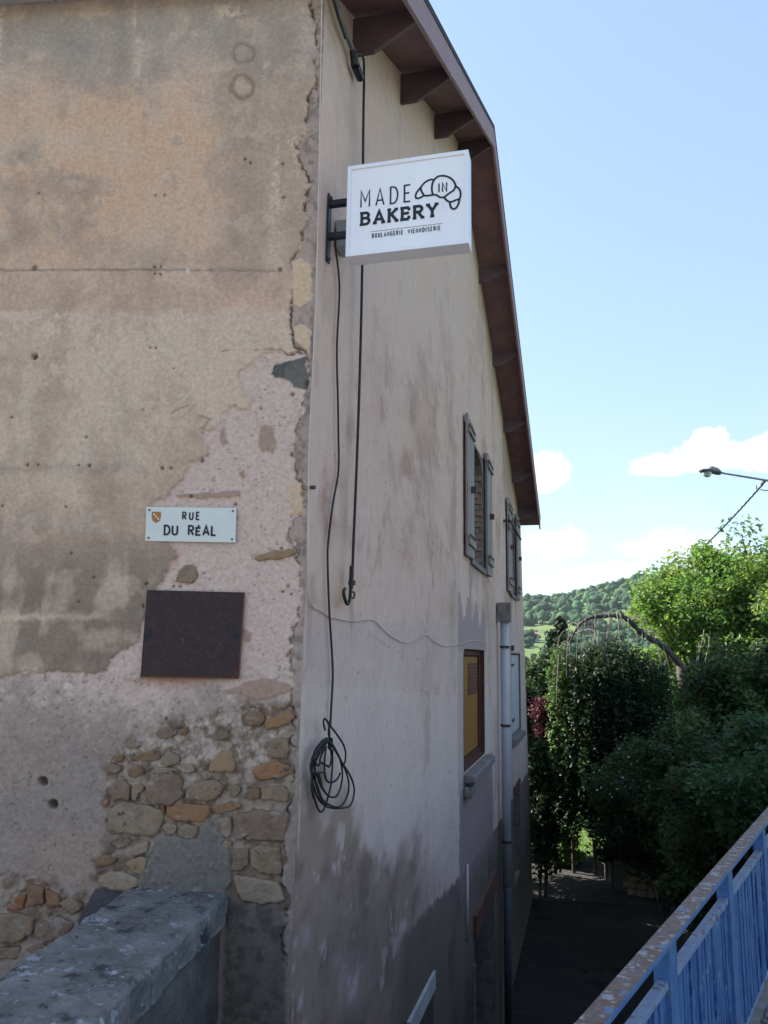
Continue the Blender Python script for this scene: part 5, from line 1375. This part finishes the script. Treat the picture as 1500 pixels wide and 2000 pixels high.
def weeping():
    # arching bare bough over curtains of hanging, ivy-clad shoots
    D = 19.6
    pts = [at(1330, 1300, D + .3), at(1295, 1262, D + .1), at(1255, 1238, D), at(1232, 1215, D), at(1212, 1203, D), at(1180, 1203, D - .1), at(1150, 1208, D - .2), at(1128, 1226, D - .3), at(1112, 1258, D - .4), at(1098, 1290, D - .5)]
    base = at(1330, 1300, D + .3); base = np.array([base[0] + .15, base[1], GZG])
    t = root('weeping_tree', base, 'weeping ivy-covered tree with a bare arching bough above hanging curtains', 'tree')
    b = MB(); b.tube(smooth_path([base, base * .5 + pts[0] * .5 + np.array([.12, 0, 0]), pts[0]], 5), list(np.linspace(.2, .13, 11)), 8)
    b.build('trunk', MAT['bark'], t, smooth=True)
    path = smooth_path(pts, 5)
    MB().tube(path, [.085 * (1 - .78 * k / len(path)) * (1 + .18 * sin(k * 1.9) + .1 * sin(k * 4.1)) for k in range(len(path))], 8).build('bough', MAT['bark'], t, smooth=True)
    rng = np.random.default_rng(21); tw = MB(); C = []
    top = [p for p in path[4:]]
    # bare pale shoots under the arch
    for i in range(46):
        p = path[int(rng.uniform(.22, 1) * (len(path) - 1))].copy(); o = rng.normal(0, 1, 3) * np.array([.35, .45, .05]); L = rng.uniform(.5, 1.5)
        tw.tube(smooth_path([p, p + o * .6 + EZ * .03, p + o - EZ * L * .5, p + o * 1.15 - EZ * L], 4), list(np.linspace(.014, .004, 13)), 4, caps=False)
    for (x, y, dx) in ((1385, 1240, -14), (1375, 1230, -20), (1300, 1290, -22), (1320, 1300, 6), (1345, 1290, 10), (1365, 1255, -10)):   # a few dead shoots at the right
        p = at(x, y, D); e = at(x + dx, y + 75, D - .3); tw.tube(smooth_path([p, p * .6 + e * .4 + np.array([.05, 0, .06]), e], 4), list(np.linspace(.012, .004, 9)), 4, caps=False)
    tw.build('hanging_twigs', MAT['pale_twig'], t)
    # dome of curtains
    cd = at(1190, 1300, D - .1)
    for i in range(520):
        a = rng.uniform(0, 2 * pi); rr = rng.random() ** .5; x, y = cos(a) * rr * 1.38, sin(a) * rr * 1.3
        lob = .55 + .45 * float(vnoise(np.array(a * 3.0 + 7), np.array(rr * 3.0 + 3), 44))
        ztop = cd[2] + .62 * (1 - rr ** 2) - .2 + rng.normal(0, .14)
        zbot = max(GZG + .75, cd[2] - (1.3 + 3.6 * lob * rng.uniform(.55, 1.05)))
        px_ = cd[0] + x; py_ = cd[1] + y
        n = int((ztop - zbot) / .14) + 1
        sway = rng.normal(0, .05, 2); gap = rng.random()
        for k in range(n):
            f = k / n
            if gap < .35 and rng.random() < .45: continue
            C.append((px_ + sway[0] * f * 3 + .16 * x * f + .04 * sin(k * .9 + i), py_ + sway[1] * f * 3 + .10 * y * f, ztop - f * (ztop - zbot)))
    C = np.array(C)
    leaves('crown', C, 78000, .105, .082, G_ivy, MAT['dark_leaf'], t, 22, 1.2, .03)
    # sparse leading shoots at the left edge, sunlight painted in as paler leaves
    E_ = []
    for i in range(16):
        x = rng.normal(1093, 9); p = at(x, rng.uniform(1255, 1330), D - .3 + rng.normal(0, .3)); L = rng.uniform(2.0, 4.0)
        for k in range(int(L / .12)): E_.append(p + np.array([rng.normal(0, .05), rng.normal(0, .05), -.12 * k]))
    leaves('shoots', np.array(E_), 3600, .09, .095, [(.06, .12, .03), (.08, .14, .045)], MAT['leaf'], t, 24, 1.2)


weeping()
tree('red_leaved_shrub', 'small crimson-leaved shrub beside the far house corner', 'shrub', 1062, 1400, 19.5, .19, .50, 50, 3400, .075, [(.075, .02, .026), (.095, .024, .03), (.06, .018, .022)], .22, 31, 'dark_leaf', r0=.05)
tree('lane_end_bush', 'tall dark bush hugging the far corner of the house', 'shrub', 955, 1490, 20.9, 1.38, 2.45, 150, 30000, .12, G_ivy, .40, 32, 'dark_leaf', r0=.06, group='bushes at the end of the lane')
t, C, c = tree('flowering_shrub', 'dark leafy shrub dotted with small white blossoms', 'shrub', 1300, 1585, 15.6, 1.35, 1.15, 150, 36000, .085, G_dark, .36, 33, 'dark_leaf', r0=.07, noise=.35)
rng = np.random.default_rng(9); FV, FF = [], []
nf = 0
for i in range(70):
    x, y = rng.uniform(1165, 1400), rng.uniform(1462, 1560); p = at(x, y, 15.6 - 1.35 * (1 - min(1, abs(x - 1290) / 150) ** 2) ** .5 - .28 + rng.normal(0, .1)); r = rng.uniform(.016, .032)
    v = ICO1[0] * r * np.array([1, 1, .6]) + p; FV.append(v); FF.append(ICO1[1] + nf * len(ICO1[0])); nf += 1
MAT['petal'] = noise_mat('white_petal', (.6, .62, .58), (.75, .76, .72), 20, .7, 0)
fl = fast_quads('blossoms', np.concatenate(FV), np.concatenate(FF), MAT['petal'], t); fl['kind'] = 'stuff'
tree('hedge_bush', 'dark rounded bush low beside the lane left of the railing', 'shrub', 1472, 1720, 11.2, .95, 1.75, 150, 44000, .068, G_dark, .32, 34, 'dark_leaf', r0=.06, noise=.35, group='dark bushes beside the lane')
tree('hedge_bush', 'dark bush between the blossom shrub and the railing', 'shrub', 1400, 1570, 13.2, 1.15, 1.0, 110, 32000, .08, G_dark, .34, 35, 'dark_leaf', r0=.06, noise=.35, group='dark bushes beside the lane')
tree('young_ash_tree', 'young tree with lighter green leaves nearest the railing at the right edge', 'tree', 1500, 1535, 9.5, .62, .8, 60, 9000, .075, [(.05, .11, .045), (.06, .125, .05), (.04, .09, .04)], .3, 36, 'leaf', r0=.05, every=2)
tree('lane_end_bush', 'narrow dark bush under the crimson shrub against the house corner', 'shrub', 1060, 1565, 19.4, .34, 1.35, 90, 15000, .085, G_ivy, .26, 40, 'dark_leaf', r0=.04, group='bushes at the end of the lane')
tree('lane_end_bush', 'sunlit yellow green bush at the end of the lane', 'shrub', 1098, 1668, 22.6, .45, .5, 40, 5000, .11, G_bright, .26, 37, 'leaf', r0=.04, group='bushes at the end of the lane')
tree('hedge_bush', 'dark undergrowth bush above the pale stone wall', 'shrub', 1262, 1635, 20.4, .95, .62, 80, 14000, .11, G_dark, .32, 38, 'dark_leaf', r0=.05, group='dark bushes beside the lane')
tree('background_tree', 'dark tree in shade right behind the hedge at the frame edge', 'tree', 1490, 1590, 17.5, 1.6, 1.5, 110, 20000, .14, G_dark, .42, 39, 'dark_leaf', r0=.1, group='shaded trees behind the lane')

# grass at the end of the lane
gp = []
rng = np.random.default_rng(3); N = 9000
gx_ = rng.uniform(3.2, 9.5, N); gy_ = rng.uniform(22.8, 32, N); gz_ = terrain(gx_, gy_) + .0
hb = rng.uniform(.06, .2, N); an = rng.uniform(0, pi, N); lean = rng.normal(0, .06, (N, 2))
wv = np.stack([np.cos(an), np.sin(an)], 1) * .012
B0 = np.stack([gx_ - wv[:, 0], gy_ - wv[:, 1], gz_], 1); B1_ = np.stack([gx_ + wv[:, 0], gy_ + wv[:, 1], gz_], 1); T0 = np.stack([gx_ + lean[:, 0], gy_ + lean[:, 1], gz_ + hb], 1)
Vg = np.stack([B0, B1_, T0], 1).reshape(-1, 3); cg = np.repeat(np.array(G_bright)[rng.integers(0, 4, N)] * rng.uniform(.8, 1.3, (N, 1)), 3, 0)
gr = fast_quads('grass', Vg, np.arange(3 * N).reshape(N, 3), MAT['leaf'], loc=(6, 26, GZG), color=cg, smooth=False); gr['kind'] = 'stuff'; gr['label'] = 'rough green grass beyond the end of the lane'; gr['category'] = 'grass'

# ------------------------------------------------------------------ end of the lane: low stone wall, gate, fence posts
def ground_hit(x, y, z=LANE_Z): return hit(x, y, np.array([0, 0, z]), EZ)


a, b = ground_hit(1226, 1748), ground_hit(1302, 1760)
lw = root('low_stone_wall', (a + b) / 2, 'low pale rough stone wall lit by the sun at the lane end', 'wall')
u = (b - a) / np.linalg.norm(b - a); nn = np.array([u[1], -u[0], 0]); L = np.linalg.norm(b - a); rng2 = random.Random(4)
z = LANE_Z
for row, hgt in enumerate((.16, .14, .15)):
    k = -.1 * (row % 2)
    while k < L:
        w = rng2.uniform(.16, .34); k2 = min(k + w, L + .1)
        c_ = a + u * ((k + k2) / 2) + EZ * (z + hgt / 2 - LANE_Z) - nn * (.15 + rng2.uniform(-.02, .02))
        o = MB().box(c_, u * (k2 - k) * .47, nn * .15, EZ * hgt * .46).build('stone', MAT['lit_stone'], lw, bevel=.02); k = k2
    z += hgt
g0 = ground_hit(1197, 1738); g1 = ground_hit(1226, 1747)
gt_ = root('grey_gate_panel', (g0 + g1) / 2, 'small grey solid gate leaf beside the low stone wall', 'gate')
u2 = (g1 - g0) / np.linalg.norm(g1 - g0); n2 = np.array([u2[1], -u2[0], 0])
MB().box((g0 + g1) / 2 + EZ * .38, u2 * np.linalg.norm(g1 - g0) * .47, n2 * .02, EZ * .33).build('panel', MAT['gate_grey'], gt_)
for p in (g0, g1): MB().box(p + EZ * .42, u2 * .03, n2 * .03, EZ * .42).build('post', MAT['gate_grey'], gt_)
fn = None
fr_ = root('post_and_wire_fence', ground_hit(1140, 1712), 'dark post and wire fence across the grass at the lane end', 'fence')
pp = [(1085, 1708), (1121, 1706), (1163, 1708), (1185, 1718)]
tops = []
for (x, y) in pp:
    p = ground_hit(x, y); MB().tube([p, p + EZ * .85], .05, 6).build('post', MAT['bark'], fr_); tops.append(p)
for h in (.35, .7):
    MB().tube([p + EZ * h for p in tops], .008, 5).build('wire', MAT['iron'], fr_)

# ------------------------------------------------------------------ street lamp with its cable
LD = 18.0
head = at(1384, 922, LD); jn = at(1406, 923, LD); armE = at(1580, 952, LD + .3)
pole = np.array([armE[0], armE[1], 0.0])
la = root('street_lamp', (pole[0], pole[1], GZG), 'grey street lamp head on a long arm against the clouds', 'street lamp')
MB().tube([np.array([pole[0], pole[1], GZG]), np.array([pole[0], pole[1], armE[2] + .3])], [.09, .06], 10).build('pole', MAT['lamp_grey'], la, smooth=True)
MB().tube([jn, armE], .026, 8).build('arm', MAT['lamp_grey'], la, smooth=True)
ax = (at(1366, 919, LD) - at(1406, 923, LD)); HL = np.linalg.norm(ax); ax /= HL; side = np.array([-ax[1], ax[0], 0]); side /= np.linalg.norm(side); upv = np.cross(side, ax); upv = upv if upv[2] > 0 else -upv


def shell_body(prof, name, mat, parent, zlo=True, k=14, flat=.55, base=jn):
    V, F = [], []
    for (d, r, h) in prof:
        for j in range(k):
            a_ = 2 * pi * j / k; V.append(base + ax * d + side * cos(a_) * r + upv * (sin(a_) * h))
    n = len(prof)
    for i in range(n - 1):
        for j in range(k): F.append((i * k + j, i * k + (j + 1) % k, (i + 1) * k + (j + 1) % k, (i + 1) * k + j))
    F += [tuple(range(k - 1, -1, -1)), tuple((n - 1) * k + j for j in range(k))]
    return mesh(name, V, F, mat, parent, smooth=True)


shell_body([(-.02, .05, .045), (0, .07, .06), (.10, .075, .06), (.14, .06, .05)], 'neck', MAT['lamp_dark'], la)
shell_body([(.13, .08, .045), (.2, .12, .055), (.32, .14, .06), (.42, .12, .045), (HL + .01, .03, .012)], 'housing', MAT['lamp_dark'], la)
shell_body([(.03, .06, .04), (.12, .09, .07), (.22, .10, .09), (.3, .07, .05)], 'cover', MAT['lamp_grey'], la, base=jn + upv * .055)
# glass bowl
V, F = [], []
bc = jn + ax * .30 - upv * .03
for i in range(6):
    f = i / 5 * pi / 2
    for j in range(14): a_ = 2 * pi * j / 14; V.append(bc + (ax * cos(a_) + side * sin(a_)) * .115 * cos(f) - upv * .115 * sin(f))
for i in range(5):
    for j in range(14): F.append((i * 14 + j, i * 14 + (j + 1) % 14, (i + 1) * 14 + (j + 1) % 14, (i + 1) * 14 + j))
mesh('glass_bowl', V, F, MAT['lamp_glass'], la, smooth=True)
w0 = at(1494, 941, LD + .15); w1 = at(1345, 1082, 30); w2 = at(1270, 1150, 34)
ow = root('overhead_line', w2 - EZ * .5, 'twisted overhead line slanting from the lamp arm down behind the tree', 'cable')
seg = [w0 * (1 - f) + w2 * f + EZ * (-.25 * 4 * f * (1 - f)) for f in np.linspace(0, 1, 40)]
MB().tube(seg, .020, 6).build('cable', MAT['cable'], ow, smooth=True)
hel = []
for i, f in enumerate(np.linspace(0, 1, 260)):
    p = w0 * (1 - f) + w2 * f + EZ * (-.25 * 4 * f * (1 - f)); hel.append(p + np.array([.02 * cos(i * 1.1), 0, .02 * sin(i * 1.1)]))
MB().tube(hel, .011, 4, caps=False).build('twist', MAT['cable'], ow)
MB().tube([w0 + EZ * .03, w0 * .985 + w2 * .015], .035, 6).build('anchor', MAT['iron'], ow)
pl_ = w0 * .96 + w2 * .04
MB().tube(smooth_path([pl_ + EZ * .1, pl_, at(1486, 956, LD + .3), at(1500, 958, LD + .3), at(1560, 950, LD + .3)], 5), .012, 5).build('tail', MAT['cable'], ow, smooth=True)

# ------------------------------------------------------------------ wooded hill and far houses
rng = np.random.default_rng(77)
FVl, FFl, FCl = [], [], []
nb = 0
cnt = 0
v0, q0 = ICO2
while cnt < 6000:
    a_ = rng.uniform(radians(3), radians(38)); r_ = rng.uniform(215, 980) if rng.random() < .8 else rng.uniform(150, 420)
    x = r_ * sin(a_); y = r_ * cos(a_); zt_ = terrain(np.array([x]), np.array([y]))[0]
    px_, py_ = project(np.array([x, y, zt_ + 3]))
    # leave the meadow and the farm clearing open
    if 1214 < py_ < 1240 and 1000 < px_ < 1135 and rng.random() < .96: continue
    if 1246 < py_ < 1275 and px_ < 1075 and rng.random() < .85: continue
    s = rng.choice([1.4, 1.9, 2.6, 3.6]) * rng.uniform(.8, 1.25) * (.7 if r_ < 420 else 1)
    jit = 1 + .75 * (rng.random(len(v0)) - .5)
    v = v0 * jit[:, None] * np.array([s, s, s * rng.uniform(.8, 1.25)]) + np.array([x, y, zt_ + s * .7])
    FVl.append(v); FFl.append(q0 + nb); nb += len(v0); cnt += 1
    c_ = np.array([(.030, .075, .034), (.042, .092, .040), (.025, .062, .034), (.055, .105, .040)][rng.integers(0, 4)]) * rng.uniform(.8, 1.2)
    FCl.append(np.repeat(c_[None], len(v0), 0))
fo = fast_quads('wooded_hillside', np.concatenate(FVl), np.concatenate(FFl), MAT['forest'], loc=(120, 500, 0), color=np.concatenate(FCl), smooth=True)
fo['kind'] = 'stuff'; fo['label'] = 'distant wooded hillside beyond the trees'; fo['category'] = 'forest'


def far_house(px, py, depth, w, h, label, roofm='house_roof', wallm='house_white'):
    c = at(px, py, depth); r = root('far_house', c, label, 'house', 'far houses in the valley')
    x, y, z = c; d = w * .7
    MB().hexa([(x - w, y - d, z - 3), (x + w, y - d, z - 3), (x + w, y + d, z - 3), (x - w, y + d, z - 3), (x - w, y - d, z + h), (x + w, y - d, z + h), (x + w, y + d, z + h), (x - w, y + d, z + h)]).build('wall', MAT[wallm], r)
    MB().prism([np.array([x - w - .4, y - d - .5, z + h + .02]), np.array([x - w - .4, y + d + .5, z + h + .02]), np.array([x - w - .4, y, z + h + w * .5])], np.array([2 * w + .8, 0, 0])).build('roof', MAT[roofm], r)
    for k in (-.5, 0, .5):
        MB().box((x + k * w, y - d - .02, z + h * .55), (.5, 0, 0), (0, .05, 0), (0, 0, .7)).build('window', MAT['glass_dark'], r)
    MB().box((x + w * .3, y + d * .2, z + h + w * .45), (.4, 0, 0), (0, .4, 0), (0, 0, .9)).build('chimney', MAT['house_roof'], r)


far_house(1042, 1244, 450, 2.7, 1.6, 'small far farmhouse with pinkish roof standing on the meadow')
far_house(1036, 1308, 230, 1.3, 1.2, 'tiny far pale house in the valley against the house corner', 'house_grey')
far_house(1050, 1318, 215, 1.1, 1.2, 'tiny far house half hidden left of the conifer', 'house_grey')

# ------------------------------------------------------------------ summer haze in the valley air
HAZE = 0.00009
zt_h = float(GZ.max()) + 14
hb_ = MB().hexa([(-3100, -2600, -24), (3100, -2600, -24), (3100, 3300, -24), (-3100, 3300, -24), (-3100, -2600, zt_h), (3100, -2600, zt_h), (3100, 3300, zt_h), (-3100, 3300, zt_h)]).build('haze', None, loc=(0, 0, -24))
hm = bpy.data.materials.new('haze_air'); hm.use_nodes = True; hn = hm.node_tree.nodes; hn.clear()
ho = hn.new('ShaderNodeOutputMaterial'); hv = hn.new('ShaderNodeVolumePrincipled'); hv.inputs['Density'].default_value = HAZE; hv.inputs['Color'].default_value = (.80, .88, .95, 1); hv.inputs['Anisotropy'].default_value = .2
hm.node_tree.links.new(hv.outputs[0], ho.inputs['Volume']); hb_.data.materials.append(hm); hb_['kind'] = 'stuff'; hb_['label'] = 'thin summer haze in the valley air'; hb_['category'] = 'haze'
